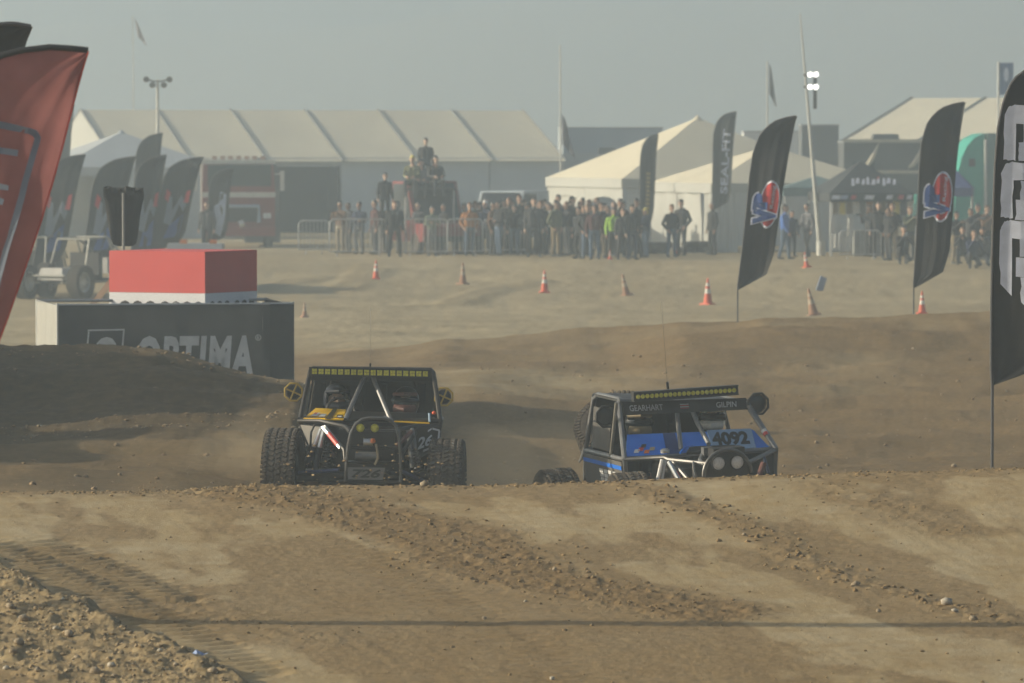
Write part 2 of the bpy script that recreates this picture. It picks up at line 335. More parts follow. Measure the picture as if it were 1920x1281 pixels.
def soil_mat():
    m = bpy.data.materials.new('soil'); m.use_nodes = True; n = m.node_tree.nodes; L = m.node_tree.links; b = n['Principled BSDF']
    b.inputs['Roughness'].default_value = .92; b.inputs['Specular IOR Level'].default_value = .15
    at_ = n.new('ShaderNodeAttribute'); at_.attribute_name = 'soil'; sp = n.new('ShaderNodeSeparateColor'); L.new(at_.outputs['Color'], sp.inputs[0])
    tc = n.new('ShaderNodeTexCoord')
    def noise(scale, det=6, vec=None):
        x = n.new('ShaderNodeTexNoise'); x.inputs['Scale'].default_value = scale; x.inputs['Detail'].default_value = det; x.inputs['Roughness'].default_value = .62
        L.new(vec or tc.outputs['Object'], x.inputs['Vector']); return x.outputs['Fac']
    def mix(fac, a, c, typ='MIX'):
        x = n.new('ShaderNodeMixRGB'); x.blend_type = typ
        for s, v in ((0, fac), (1, a), (2, c)):
            if hasattr(v, 'links'): L.new(v, x.inputs[s])
            else: x.inputs[s].default_value = v
        return x.outputs[0]
    def ramp(v, p0, p1, c0=(0, 0, 0, 1), c1=(1, 1, 1, 1)):
        x = n.new('ShaderNodeValToRGB'); x.color_ramp.elements[0].position = p0; x.color_ramp.elements[1].position = p1
        x.color_ramp.elements[0].color = c0; x.color_ramp.elements[1].color = c1; L.new(v, x.inputs[0]); return x.outputs[0]
    mp = n.new('ShaderNodeMapping'); mp.inputs['Rotation'].default_value = (0, 0, math.radians(14)); mp.inputs['Scale'].default_value = (3.2, .22, 1); L.new(tc.outputs['Object'], mp.inputs[0])
    streak = noise(1.6, 8, mp.outputs[0])
    pack = mix(ramp(streak, .35, .68), (.335, .250, .126, 1), (.262, .184, .086, 1))
    pack = mix(mix(.5, ramp(noise(.9, 5), .45, .62), ramp(noise(5, 6), .4, .66)), pack, (.375, .305, .190, 1))
    loose = mix(ramp(noise(14, 6), .35, .7), (.150, .098, .042, 1), (.240, .162, .074, 1))
    fm = n.new('ShaderNodeMath'); fm.operation = 'ADD'; fm.use_clamp = True; L.new(sp.outputs[0], fm.inputs[0])
    fn_ = n.new('ShaderNodeMath'); fn_.operation = 'MULTIPLY_ADD'; L.new(noise(9, 6), fn_.inputs[0]); fn_.inputs[1].default_value = .7; fn_.inputs[2].default_value = -.35; L.new(fn_.outputs[0], fm.inputs[1])
    col = mix(fm.outputs[0], pack, loose)
    grav = mix(ramp(noise(22, 8), .3, .72), (.17, .12, .058, 1), (.33, .255, .142, 1))
    col = mix(sp.outputs[2], col, grav)
    farc = mix(ramp(noise(.35, 6), .35, .68), (.42, .345, .205, 1), (.315, .245, .135, 1))
    farc = mix(mix(.6, (0, 0, 0, 1), sp.outputs[0], 'MIX'), farc, (.22, .165, .085, 1))
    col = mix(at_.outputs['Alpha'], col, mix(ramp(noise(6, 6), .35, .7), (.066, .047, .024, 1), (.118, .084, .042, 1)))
    col = mix(sp.outputs[1], col, farc); L.new(col, b.inputs['Base Color'])
    bp = n.new('ShaderNodeBump'); bp.inputs['Strength'].default_value = .4; bp.inputs['Distance'].default_value = .03; L.new(mix(.4, noise(34, 6), noise(90, 3)), bp.inputs['Height']); L.new(bp.outputs[0], b.inputs['Normal'])
    return m
ground = build_ground()

# haze: one closed box of dusty air around everything
hz = MB().box((0, 725, 28), (540, 1580, 62)).build('haze', [], None); hz['kind'] = 'stuff'
hm = bpy.data.materials.new('dusty_air'); hm.use_nodes = True; hm.node_tree.nodes.remove(hm.node_tree.nodes['Principled BSDF'])
pv = hm.node_tree.nodes.new('ShaderNodeVolumePrincipled'); pv.inputs['Density'].default_value = HAZE_DENSITY
pv.inputs['Color'].default_value = (.72, .85, .95, 1); pv.inputs['Anisotropy'].default_value = 0.62
hm.node_tree.links.new(pv.outputs[0], hm.node_tree.nodes['Material Output'].inputs['Volume']); hz.data.materials.append(hm)
# ------------------------------------------------------------------ people (one continuous surface each, remeshed from limbs)
def capsule(mb, p0, p1, r0, r1, n=12, flat=1.0):
    p0, p1 = Vector(p0), Vector(p1); ax = (p1 - p0); Lh = ax.length
    if Lh < 1e-6: ax = Vector((0, 0, 1))
    q = ax.normalized().to_track_quat('Z', 'Y').to_matrix().to_4x4(); M = Matrix.Translation(p0) @ q
    pr = [(0.001, -r0)] + [(r0 * math.cos(a), r0 * math.sin(a)) for a in (-1.0, -.5, 0)] + [(r1 * math.cos(a), Lh + r1 * math.sin(a)) for a in (0, .5, 1.0)] + [(0.001, Lh + r1)]
    mb.lathe(pr, n, M @ Matrix.Diagonal((1, flat, 1, 1)))
def person_mesh(name, parts, voxel=0.016):
    """parts: (p0, p1, r0, r1, zone); zone: 0 skin 1 hair/cap 2 jacket 3 trousers 4 shoes 5 dark detail"""
    mb = MB()
    for p0, p1, r0, r1, zn in parts: capsule(mb, p0, p1, r0, r1)
    o = mb.build(name, []); md = o.modifiers.new('r', 'REMESH'); md.mode = 'VOXEL'; md.voxel_size = voxel; md.use_smooth_shade = True
    sm = o.modifiers.new('s', 'SMOOTH'); sm.factor = .5; sm.iterations = 2
    me = bpy.data.meshes.new_from_object(o.evaluated_get(bpy.context.evaluated_depsgraph_get())); me.name = name
    old = o.data; bpy.data.objects.remove(o); bpy.data.meshes.remove(old)
    N = len(me.polygons); c = np.zeros(N * 3, np.float32); me.polygons.foreach_get('center', c); c = c.reshape(-1, 3)
    best = np.full(N, 9.0); zid = np.zeros(N, np.int32)
    for p0, p1, r0, r1, zn in parts:
        a, b = np.array(p0, float), np.array(p1, float); d = b - a; L2 = max(1e-9, d @ d)
        t = np.clip(((c - a) @ d) / L2, 0, 1); dist = np.linalg.norm(c - a - t[:, None] * d, axis=1) - (r0 + (r1 - r0) * t)
        m = dist < best; best[m] = dist[m]; zid[m] = zn
    me.materials.clear()
    for _ in range(6): me.materials.append(None)
    me.polygons.foreach_set('material_index', zid); me.polygons.foreach_set('use_smooth', np.ones(N, bool)); me.update(); return me
def hand(side, wrist, dirv, curl=0.35):
    """palm + five unequal bent fingers, thumb off the side"""
    wv = Vector(wrist); d = Vector(dirv).normalized(); s = Vector((0, -1, 0)) if abs(d.y) < .8 else Vector((0, 0, 1))
    a = (s - d * s.dot(d)).normalized(); n = d.cross(a); n = n if n.x * side < 0 else -n      # n: palm side, faces the thigh
    P = [(wv, wv + d * .08, .030, .034, 0)]
    for k, (off, L) in enumerate(((.030, .070), (.010, .082), (-.010, .076), (-.029, .060))):
        b0 = wv + d * .09 + a * off; b1 = b0 + (d + n * curl).normalized() * L * .5; b2 = b1 + (d + n * curl * 2.6).normalized() * L * .5
        P += [(b0, b1, .0105, .0100, 0), (b1, b2, .0100, .0085, 0)]
    t0 = wv + d * .03 + a * .03; t1 = t0 + (d * .7 + a * .7 + n * .3).normalized() * .045; t2 = t1 + (d * .9 + a * .2 + n * .4).normalized() * .035
    return P + [(t0, t1, .0125, .0115, 0), (t1, t2, .0115, .0095, 0)]
def head(c, look=Vector((0, -1, 0)), cap=False, up=Vector((0, 0, 1))):
    c = Vector(c); f = Vector(look).normalized(); s = f.cross(up).normalized()
    P = [(c + up * .03, c + up * .045 - f * .015, .086, .088, 0), (c - up * .055 + f * .025, c - up * .075 + f * .038, .058, .045, 0),
         (c + f * .088 + up * .015, c + f * .108 - up * .018, .012, .018, 0),                       # nose
         (c + s * .086, c + s * .086 - up * .03, .018, .013, 0), (c - s * .086, c - s * .086 - up * .03, .018, .013, 0),   # ears
         (c + f * .086 + s * .033 + up * .022, c + f * .087 + s * .033 + up * .022, .013, .013, 5), (c + f * .086 - s * .033 + up * .022, c + f * .087 - s * .033 + up * .022, .013, .013, 5),
         (c + f * .083 + s * .018 - up * .052, c + f * .083 - s * .018 - up * .052, .010, .010, 5),   # mouth
         (c + up * .062 - f * .018, c + up * .07 - f * .02, .092, .088, 1), (c + up * .0 - f * .045, c - up * .05 - f * .05, .078, .062, 1)]
    if cap: P += [(c + f * .07 + up * .085 + s * .03, c + f * .155 + up * .07 + s * .025, .018, .012, 1), (c + f * .07 + up * .085 - s * .03, c + f * .155 + up * .07 - s * .025, .018, .012, 1), (c + f * .07 + up * .085, c + f * .16 + up * .07, .018, .012, 1)]
    return P
def standing(pose, cap=False, look=(0, -1, 0), hood=False):
    V = Vector; P = []
    sp = {'wide': .16, 'close': .09, 'step': .10}.get(pose, .11); fy = .14 if pose == 'step' else .02
    for s in (-1, 1):
        hip, knee, ank = V((s * .10, 0, .92)), V((s * (sp + .005), -.02 - s * fy * .4, .50)), V((s * (sp + .02), .02 - s * fy, .09))
        P += [(hip, knee, .098, .068, 3), (knee, ank, .068, .052, 3), (ank + V((0, 0, -.03)), ank + V((0, .0, -.045)), .055, .048, 4), (ank + V((0, .02, -.05)), ank + V((s * .02, -.16, -.055)), .042, .036, 4)]
    P += [(V((-.07, 0, .95)), V((.07, 0, .95)), .125, .125, 3), (V((-.06, 0, 1.02)), V((-.09, .0, 1.36)), .128, .135, 2), (V((.06, 0, 1.02)), V((.09, 0, 1.36)), .128, .135, 2),
          (V((-.16, 0, 1.43)), V((.16, 0, 1.43)), .075, .075, 2), (V((0, .0, 1.44)), V((0, -.01, 1.56)), .075, .056, 2), (V((0, -.01, 1.54)), V((0, -.015, 1.62)), .054, .054, 0)]
    if hood: P += [(V((-.06, .07, 1.49)), V((.06, .07, 1.49)), .07, .07, 2)]
    for s in (-1, 1):
        sh = V((s * .205, .0, 1.42))
        if pose == 'photo': el, wr = V((s * .27, -.12, 1.20)), V((s * .09, -.30, 1.43))
        elif pose == 'cross': el, wr = V((s * .27, -.06, 1.16)), V((s * -.03, -.20, 1.20 + s * .03))
        elif pose == 'pocket': el, wr = V((s * .31, .07, 1.16)), V((s * .21, -.06, .97))
        elif pose == 'step': el, wr = V((s * .27, .06 * s, 1.14)), V((s * .27, -.10 + s * .10, .92))
        else: el, wr = V((s * .27, .03, 1.14)), V((s * .275, -.05, .90))
        P += [(sh, el, .075, .058, 2), (el, wr, .060, .046, 2)]
        d = (wr - el).normalized(); P += hand(s, wr + d * .03, d, .55 if pose in ('photo', 'cross') else .3)
    if pose == 'photo': P += [(V((-.05, -.36, 1.50)), V((.05, -.36, 1.50)), .05, .05, 5), (V((0, -.37, 1.50)), V((0, -.56, 1.49)), .045, .05, 5)]
    return P + head(V((0, -.03, 1.70)), look, cap)
def crouching(cap=False):
    V = Vector; P = []
    for s in (-1, 1):
        hip, knee, ank = V((s * .10, .12, .38)), V((s * .17, -.26, .50 if s < 0 else .16)), V((s * .16, -.16 if s < 0 else .28, .09))
        P += [(hip, knee, .10, .070, 3), (knee, ank, .070, .052, 3), (ank + V((0, .02, -.04)), ank + V((s * .02, -.15, -.045)), .046, .038, 4)]
    P += [(V((-.07, .12, .40)), V((.07, .12, .40)), .125, .125, 3), (V((-.06, .10, .48)), V((-.08, -.03, .80)), .128, .132, 2), (V((.06, .10, .48)), V((.08, -.03, .80)), .128, .132, 2),
          (V((-.16, -.04, .87)), V((.16, -.04, .87)), .075, .075, 2), (V((0, -.05, .88)), V((0, -.08, 1.03)), .07, .054, 0)]
    for s in (-1, 1):
        sh, el, wr = V((s * .20, -.04, .86)), V((s * .26, -.28, .66)), V((s * .08, -.38, .92))
        P += [(sh, el, .072, .056, 2), (el, wr, .058, .046, 2)]; d = (wr - el).normalized(); P += hand(s, wr + d * .02, d, .55)
    P += [(V((-.05, -.43, .99)), V((.05, -.43, .99)), .05, .05, 5), (V((0, -.44, .99)), V((0, -.64, .98)), .045, .05, 5)]
    return P + head(V((0, -.10, 1.14)), (0, -1, 0), cap)
def sitting(cap=False):
    V = Vector; P = []
    for s in (-1, 1):
        hip, knee, ank = V((s * .10, .10, .10)), V((s * .16, -.32, .16)), V((s * .15, -.34, -.26))
        P += [(hip, knee, .10, .070, 3), (knee, ank, .070, .052, 3), (ank + V((0, .0, -.04)), ank + V((s * .02, -.17, -.06)), .046, .038, 4)]
    P += [(V((-.07, .10, .12)), V((.07, .10, .12)), .125, .125, 3), (V((-.06, .10, .2)), V((-.08, .08, .54)), .128, .132, 2), (V((.06, .10, .2)), V((.08, .08, .54)), .128, .132, 2),
          (V((-.16, .08, .61)), V((.16, .08, .61)), .075, .075, 2), (V((0, .07, .62)), V((0, .04, .76)), .07, .054, 0)]
    for s in (-1, 1):
        sh, el, wr = V((s * .20, .07, .60)), V((s * .26, -.02, .34)), V((s * .15, -.24, .30))
        P += [(sh, el, .072, .056, 2), (el, wr, .058, .046, 2)]; d = (wr - el).normalized(); P += hand(s, wr + d * .02, d, .5)
    return P + head(V((0, .03, .88)), (0, -1, 0), cap)
POSE = {}
for k in ('plain', 'pocket', 'cross', 'photo', 'step', 'wide'):
    POSE[k] = person_mesh('person_' + k, standing(k)); POSE[k + '_cap'] = person_mesh('person_' + k + '_cap', standing(k, True, (0.3, -1, 0) if k != 'photo' else (0, -1, 0), True))
POSE['crouch'] = person_mesh('person_crouch', crouching()); POSE['crouch_cap'] = person_mesh('person_crouch_cap', crouching(True))
POSE['sit'] = person_mesh('person_sit', sitting()); POSE['sit_cap'] = person_mesh('person_sit_cap', sitting(True))
CLOTH = dict(black=(.018, .018, .02), charcoal=(.05, .05, .055), navy=(.02, .03, .07), grey=(.17, .17, .18), orange=(.38, .16, .05), red=(.42, .05, .05), green=(.36, .62, .08), olive=(.13, .14, .08), tan=(.22, .17, .10), blue=(.06, .14, .42), jeans=(.07, .11, .18), white=(.70, .70, .70), brown=(.14, .08, .05), palegreen=(.17, .21, .15), khaki=(.24, .20, .14), yellow=(.65, .55, .12), maroon=(.08, .03, .03))
SKIN = [(.44, .27, .19), (.52, .34, .25), (.33, .19, .13)]; HAIR = ['black', 'brown', 'charcoal']
def person(pose, loc, rz, jacket, trousers, label, group=None, hair=None, scale=1.0, cat='person'):
    me = POSE[pose]; o = link(me, 'person', None, loc, (0, 0, rz)); o.scale = (scale,) * 3
    cols = [None, CLOTH[hair or rnd.choice(HAIR)], CLOTH[jacket], CLOTH[trousers], (.03, .028, .026), (.02, .018, .018)]
    nm = ['', 'cloth_' + (hair or 'x'), 'cloth_' + jacket, 'cloth_' + trousers, 'shoe', 'dark_detail']
    for i, sl in enumerate(o.material_slots):
        sl.link = 'OBJECT'
        if i == 0: k = rnd.randrange(3); sl.material = mat('skin_%d' % k, SKIN[k], .55, var=.06, scale=20)
        elif i == 1:
            h = hair or rnd.choice(HAIR); sl.material = mat('hair_' + h, CLOTH[h], .7, var=.2, scale=40)
        elif i in (2, 3): k = jacket if i == 2 else trousers; sl.material = mat('cloth_' + k, CLOTH[k], .85, var=.22, scale=9, bump=.2)
        else: sl.material = mat(nm[i], cols[i], .6)
    return tag(o, label, cat, group)

# ------------------------------------------------------------------ race buggy pieces
STEEL = mat('black_tube', (.016, .017, .018), .42, .3, .25, 9, dust=.15); GREYTUBE = mat('grey_tube', (.16, .17, .18), .4, .4, .2, 9, dust=.3)
RUBBER = mat('tyre_rubber', (.026, .026, .025), .85, 0, .3, 14, .2, dust=.42); RIM = mat('dark_rim', (.05, .05, .05), .4, .6, .2)
BLACKP = mat('black_panel', (.012, .012, .013), .55, 0, .2, 5, dust=.07); GREYP = mat('grey_panel', (.115, .115, .11), .55, .2, .15, 4, dust=.35)
ALU = mat('polished_aluminium', (.62, .62, .60), .3, .85, .1, 12, dust=.15); LEDY = mat('yellow_led_lens', (.60, .56, .06), .35, 0, .3, 60, spec=.3)
YEL = mat('yellow_paint', (.95, .56, .012), .45, 0, .06, 4, dust=.04); BLUEP = mat('blue_paint', (.012, .16, .66), .4, 0, .08, 4, dust=.04); NAVYP = mat('dark_blue_paint', (.008, .035, .15), .45, 0, .1, 4)
WHITEP = mat('white_paint', (.62, .62, .60), .5, 0, .08, 5, dust=.12); REDP = mat('red_paint', (.42, .03, .03), .45, 0, .1, 5); LBLUE = mat('pale_blue_vinyl', (.22, .34, .50), .5, 0, .06)
LINKB = mat('blue_anodised_link', (.05, .09, .22), .4, .4, .15, dust=.3); ORANGE = mat('orange_plastic', (.62, .15, .02), .5); STRAP = mat('tan_strap', (.30, .24, .15), .8, dust=.2)
def tyre_mesh(R=.51, W=.36, rows=54):
    mb = MB(); h = W / 2
    pr = [(R * .56, -h * .72), (R * .62, -h * .86), (R * .80, -h * 1.0), (R * .92, -h * .96), (R * .965, -h * .84), (R * .975, -h * .4), (R * .975, h * .4), (R * .965, h * .84), (R * .92, h * .96), (R * .80, h * 1.0), (R * .62, h * .86), (R * .56, h * .72)]
    mb.lathe(pr, 44)
    for i in range(rows):
        for j, (zc, sk, ln) in enumerate(((-.80, .10, .22), (-.40, -.13, .30), (.0, .13, .30), (.40, -.13, .30), (.80, .10, .22))):
            a = 2 * math.pi * (i + .5 * (j % 2) + .12 * j) / rows; M = Matrix.Rotation(a, 4, 'Z') @ Matrix.Translation((R * .985, 0, zc * h)) @ Matrix.Rotation(sk * 4, 4, 'X')
            vs = []
            for q in (0, 1):
                t = 1 - .15 * q
                for y, z in ((-1, -1), (1, -1), (1, 1), (-1, 1)): vs.append(M @ Vector(((q - .5) * .018 * R / .5, y * R * math.pi / rows * .74 * t, z * ln * h * .56 * t)))
            mb.add(vs, [(4, 5, 6, 7), (0, 1, 5, 4), (1, 2, 6, 5), (2, 3, 7, 6), (3, 0, 4, 7)])
        for sg in (-1, 1):
            a = 2 * math.pi * (i + .25) / rows; M = Matrix.Rotation(a, 4, 'Z') @ Matrix.Translation((R * .90, 0, sg * h * .99)); mb.box((0, 0, 0), (.001,) * 3)
            vs = [M @ Vector((x * R * .055, y * R * math.pi / rows * .5, sg * z)) for z in (-.01, .012) for x, y in ((-1, -1), (1, -1), (1, 1), (-1, 1))]
            mb.add(vs, [(4, 5, 6, 7), (0, 1, 5, 4), (1, 2, 6, 5), (2, 3, 7, 6), (3, 0, 4, 7)])
    return mb
def rim_mesh(R=.51, W=.36):
    mb = MB(); r = R * .57; h = W / 2
    mb.lathe([(r, -h * .75), (r * .93, -h * .7), (r * .9, -h * .1), (r * .9, h * .3), (r * .93, h * .7), (r, h * .75)], 28)
    mb.lathe([(.001, h * .42), (.06, h * .42), (.075, h * .3), (r * .9, h * .12), (r * .9, h * .05), (.001, h * .05)], 28)
    for k in range(8):
        a = k * math.pi / 4; mb.box((math.cos(a) * r * .55, math.sin(a) * r * .55, h * .34), (r * .75, .045, .035), (0, 0, a))
    for k in range(16):
        a = k * math.pi / 8; mb.cyl((math.cos(a) * r * .93, math.sin(a) * r * .93, h * .68), (math.cos(a) * r * .93, math.sin(a) * r * .93, h * .80), .012, n=6)
    return mb
_TY = tyre_mesh(); _t0 = _TY.build('tyre', RUBBER, None, True); TYME = _t0.data; bpy.data.objects.remove(_t0)
_t0 = rim_mesh().build('wheel', RIM, None, True); RIMME = _t0.data; bpy.data.objects.remove(_t0)
def wheel(parent, loc, side=-1, steer=0.0, camber=0.0, R=.51, rimmat=None, extra=None):
    o = link(RIMME, 'wheel', parent, loc, extra or (camber, side * math.pi / 2, 0))
    if extra is None: o.rotation_euler = (Matrix.Rotation(steer, 3, 'Z') @ Matrix.Rotation(camber, 3, 'Y') @ Matrix.Rotation(side * math.pi / 2, 3, 'Y')).to_euler()
    o.scale = (R / .51,) * 3
    if rimmat: o.material_slots[0].link = 'OBJECT'; o.material_slots[0].material = rimmat
    link(TYME, 'tyre', o); return o
def part(name, m, parent, fn, smooth=True):
    b = MB(); fn(b); return b.build(name, m, parent, smooth)
def spring(b, p0, p1, r, turns, wr):
    p0, p1 = Vector(p0), Vector(p1); ax = (p1 - p0).normalized(); a = ax.orthogonal().normalized(); c = ax.cross(a)
    b.tube([p0.lerp(p1, k / (turns * 10)) + (a * math.cos(k * .628) + c * math.sin(k * .628)) * r for k in range(turns * 10 + 1)], wr, 6)
def octa(cx, cz, r, y, ph=math.pi / 8): return [Vector((cx + r * math.cos(ph + k * math.pi / 4), y, cz + r * math.sin(ph + k * math.pi / 4))) for k in range(8)]
def round_lamp(parent, c, r, lens, body=None, name='driving_light', d=.07, tilt=(0, 0, 0)):
    M = Matrix.Translation(c) @ Euler(tilt).to_matrix().to_4x4() @ Matrix.Rotation(math.pi / 2, 4, 'X')
    b = MB(); b.lathe([(.001, -d), (r * .5, -d), (r * .95, -.02), (r * 1.1, 0), (r * 1.1, .02), (r, .022), (r * .97, .008)], 20, M); o = b.build(name, body or BLACKP, parent, True)
    b = MB(); b.lathe([(r * .97, .006), (r * .7, .016), (r * .35, .02), (.001, .021)], 20, M); b.build('lens', lens, o, True); return o
def led_bar(parent, p0, p1, h, n, round_=False, lens=LEDY, tilt=0.0):
    p0, p1 = Vector(p0), Vector(p1); ax = (p1 - p0); L = ax.length; c = (p0 + p1) / 2; ang = math.atan2(ax.z, ax.x); R = Euler((tilt, -ang, 0)).to_matrix()
    b = MB(); b.box(c, (L + .05, .09, h + .035), R); b.box(c + Vector((0, -.05, h / 2 + .012)), (L + .05, .03, .012), R); b.box(c + Vector((0, -.05, -h / 2 - .012)), (L + .05, .03, .012), R)
    o = b.build('light_bar', BLACKP, parent, False)
    for k in range(n):
        q = p0.lerp(p1, (k + .5) / n) + Vector((0, -.05, 0)); b = MB(); w_ = L / n * .80
        if round_: b.lathe([(w_ * .60, 0), (w_ * .52, .010), (.001, .014)], 10, Matrix.Translation(q) @ Matrix.Rotation(math.pi / 2, 4, 'X'))
        else:
            for dx in (-.25, .25):
                for dz in (-.25, .25): b.box(q + Vector((dx * w_, 0, dz * h)), (w_ * .46, .012, h * .46), R)
        b.build('led_lens', lens, o, round_)
    return o
def helmet_driver(parent_thing_name, label, loc, rz, shell, suit, visor=True, scale=1.0, trim=None):
    o = person('sit', loc, rz, suit, suit, label, None, 'black', scale, 'person')
    hc = Vector((0, .03, .90)); b = MB()
    prof = [(.001, .165), (.06, .155), (.11, .12), (.142, .06), (.150, 0), (.146, -.06), (.125, -.12), (.115, -.14), (.10, -.13)]
    n = 24; M = Matrix.Translation(hc) @ Matrix.Diagonal((1, 1.12, 1, 1)); b.lathe(prof, n, M)
    # eye opening: drop faces that look forward at eye height
    keep = [(f, m_) for f, m_ in zip(b.f, b.m) if not (-.04 < sum(b.v[i][2] for i in f) / len(f) - hc.z < .045 and sum(b.v[i][1] for i in f) / len(f) < hc.y - .095)]
    b.f = [k[0] for k in keep]; b.m = [k[1] for k in keep]; h = b.build('helmet', shell, o, True)
    if visor: b = MB(); b.tube([hc + Vector((-.125, -.07, .0)), hc + Vector((-.07, -.145, .0)), hc + Vector((0, -.165, .0)), hc + Vector((.07, -.145, .0)), hc + Vector((.125, -.07, .0))], .046, 8); b.build('visor_glass', glass(), h, True)
    b = MB(); b.tube([hc + Vector((-.13, -.10, .075)), hc + Vector((0, -.20, .085)), hc + Vector((.13, -.10, .075))], .022, 8); b.build('visor', trim or shell, h, True)
    b = MB(); b.tube([hc + Vector((-.11, -.12, -.085)), hc + Vector((0, -.185, -.09)), hc + Vector((.11, -.12, -.085))], .052, 10); b.build('chin_bar', trim or shell, h, True)
    return o

# ------------------------------------------------------------------ left car: black buggy with yellow cowl and number 726
CA = thing('race_buggy', 'black tube-frame race buggy with yellow cowl panel, number 726 and octagonal yellow lamp guards', 'race buggy', (at(684, 700, 60).x, 60.0, at(684, 975, 60).z), (math.radians(-1.0), math.radians(.8), 0))
def lc(px, py, y=0.0):   # image point on the left car -> local coordinates at depth y
    p = at(px, py, 60 + y) - CA.location; return Vector((p.x, y, p.z))
RZ = lc(690, 690, 1.0).z
def cageA(b):
    T = lambda *p, r=.026: b.tube(p, r, 8)
    for s in (-1, 1):
        o = .03
        T((o + s * .78, .55, 1.09), (o + s * .735, .75, RZ - .27), (o + s * .69, .95, RZ - .03), (o + s * .66, 1.02, RZ), (o + s * .65, 2.05, RZ - .06), (o + s * .72, 2.12, 1.05), r=.028)
        T((o + s * .78, .55, 1.09), (o + s * .78, 2.1, 1.06)); T((o + s * .78, .55, 1.09), (o + s * .70, .5, .55), (o + s * .70, 2.1, .5), (o + s * .72, 2.12, 1.1))
        T((o + s * .66, 1.9, RZ - .05), (o + s * .45, 3.0, .9)); T((o + s * .72, 2.1, 1.06), (o + s * .45, 3.1, .95), (o + s * .45, 3.15, .5), (o + s * .7, 2.1, .5))
        T((o + s * .45, 2.0, RZ - .1), (o + s * .74, 2.1, .6))
    T((-.64, 1.0, RZ), (.70, 1.0, RZ), r=.03); T((-.62, 2.05, RZ - .06), (.68, 2.05, RZ - .06)); T((-.7, 2.12, 1.1), (.74, 2.12, 1.1)); T((-.42, 3.05, 1), (.48, 3.05, 1))
    T((-.42, 3.12, .5), (.48, 3.12, .5)); T((-.75, .55, 1.09), (.81, .55, 1.09))
part('roll_cage', STEEL, CA, cageA)
def vbars(b):
    b.tube([lc(676, 712, .95), lc(645, 786, .5)], .026); b.tube([lc(700, 716, .95), lc(731, 788, .5)], .026); b.tube([lc(684, 700, 1.0), lc(676, 712, .95)], .026); b.tube([lc(694, 700, 1.0), lc(700, 716, .95)], .026)
    b.tube([lc(717, 780, .55), lc(731, 787, .5)], .02)
part('windscreen_brace', GREYTUBE, CA, vbars)
def noseA(b):
    hp = [(646, 905), (648, 868), (650, 842), (655, 815), (664, 797), (676, 788), (690, 785), (715, 785), (730, 789), (740, 800), (746, 822), (749, 850), (750, 905)]
    b.tube([lc(x, y, -.45) for x, y in hp], .018, 8)
part('front_hoop', mat('dark_grey_tube', (.085, .09, .095), .4, .4, .2, 9, dust=.25), CA, noseA)
def noseB(b):
    b.tube([lc(556, 790, .5), lc(598, 790, .35), lc(645, 801, -.1), lc(655, 812, -.42)], .024); b.tube([lc(822, 796, .5), lc(778, 796, .35), lc(745, 806, -.1), lc(742, 815, -.42)], .024)
    b.tube([lc(608, 800, .1), lc(644, 846, -.40), lc(646, 868, -.42)], .022); b.tube([lc(782, 802, .1), lc(752, 850, -.40), lc(749, 868, -.42)], .022)
    b.tube([lc(560, 800, .5), lc(600, 905, .2), lc(646, 905, -.4), lc(750, 905, -.4), lc(790, 905, .2), lc(820, 800, .5)], .022)
    for a_, c_ in (((646, 868), (749, 868)), ((655, 840), (744, 840)), ((646, 893), (750, 893))): b.tube([lc(*a_, -.42), lc(*c_, -.42)], .016)
part('front_frame', STEEL, CA, noseB)
def roofA(b):
    b.quadp((-.63, 1.0, RZ + .01), (.69, 1.0, RZ + .01), (.67, 2.05, RZ - .05), (-.61, 2.05, RZ - .05), .012)
part('roof_panel', BLACKP, CA, roofA, False)
part('visor_panel', BLACKP, CA, lambda b: b.quadp((-.67, .97, RZ - .13), (.73, .97, RZ - .13), (.70, 1.0, RZ - .01), (-.64, 1.0, RZ - .01), .008), False)
part('firewall', BLACKP, CA, lambda b: b.box((.03, 2.02, 1.02), (1.36, .02, 1.1)), False)
part('floor_pan', BLACKP, CA, lambda b: (b.box((.03, 1.3, .5), (1.36, 1.7, .03)), b.box((.03, .6, .72), (.75, 1.1, .55), taper=.9), b.box((.03, 2.7, .75), (.85, .8, .5), taper=.8)), False)
part('cowl_base', BLACKP, CA, lambda b: b.quadp(lc(557, 790, .50), lc(822, 792, .50), lc(800, 770, .95), lc(590, 768, .95), .03), False)
for s, m_ in ((-1, GREYP), (1, BLACKP)):  # right panel made black to put its shade into the colour
    o_ = part('side_panel', m_, CA, lambda b: (b.quadp((.03 + s * .76, .52, 1.05), (.03 + s * .48, .22, 1.03), (.03 + s * .48, .22, .62), (.03 + s * .68, .5, .60), .012) if s > 0 else b.quadp(lc(561, 797, .48), lc(566, 868, .46), lc(604, 868, .22), lc(606, 802, .22), .012)), False)
    part('door_panel', BLACKP, CA, lambda b: b.quadp((.03 + s * .79, .56, 1.06), (.03 + s * .785, 2.08, 1.03), (.03 + s * .71, 2.08, .5), (.03 + s * .71, .54, .5), .012 * s), False)
yc = part('cowl_panel', YEL, CA, lambda b: b.quadp(lc(564, 787, .46), lc(641, 786, .46), lc(646, 766, .90), lc(589, 764, .90), .012), False); yc['label'] = 'yellow dash cowl with dark stripe and small stickers'
part('cowl_panel', YEL, CA, lambda b: b.quadp(lc(736, 788, .46), lc(803, 791, .46), lc(798, 785, .72), lc(742, 783, .72), .01), False)
def onp(A, B, Cc, D, off=.006):
    n = (B - A).cross(D - A).normalized() * off
    return lambda u, v: (A.lerp(B, u)).lerp(D.lerp(Cc, u), v) + n
PA = onp(lc(564, 787, .46), lc(641, 786, .46), lc(646, 766, .90), lc(589, 764, .90))
decal('stripe', poly2d((.55, 0), (.70, 0), (.72, 1), (.58, 1)), PA, mat('brown_stripe', (.06, .045, .01), .5), yc)
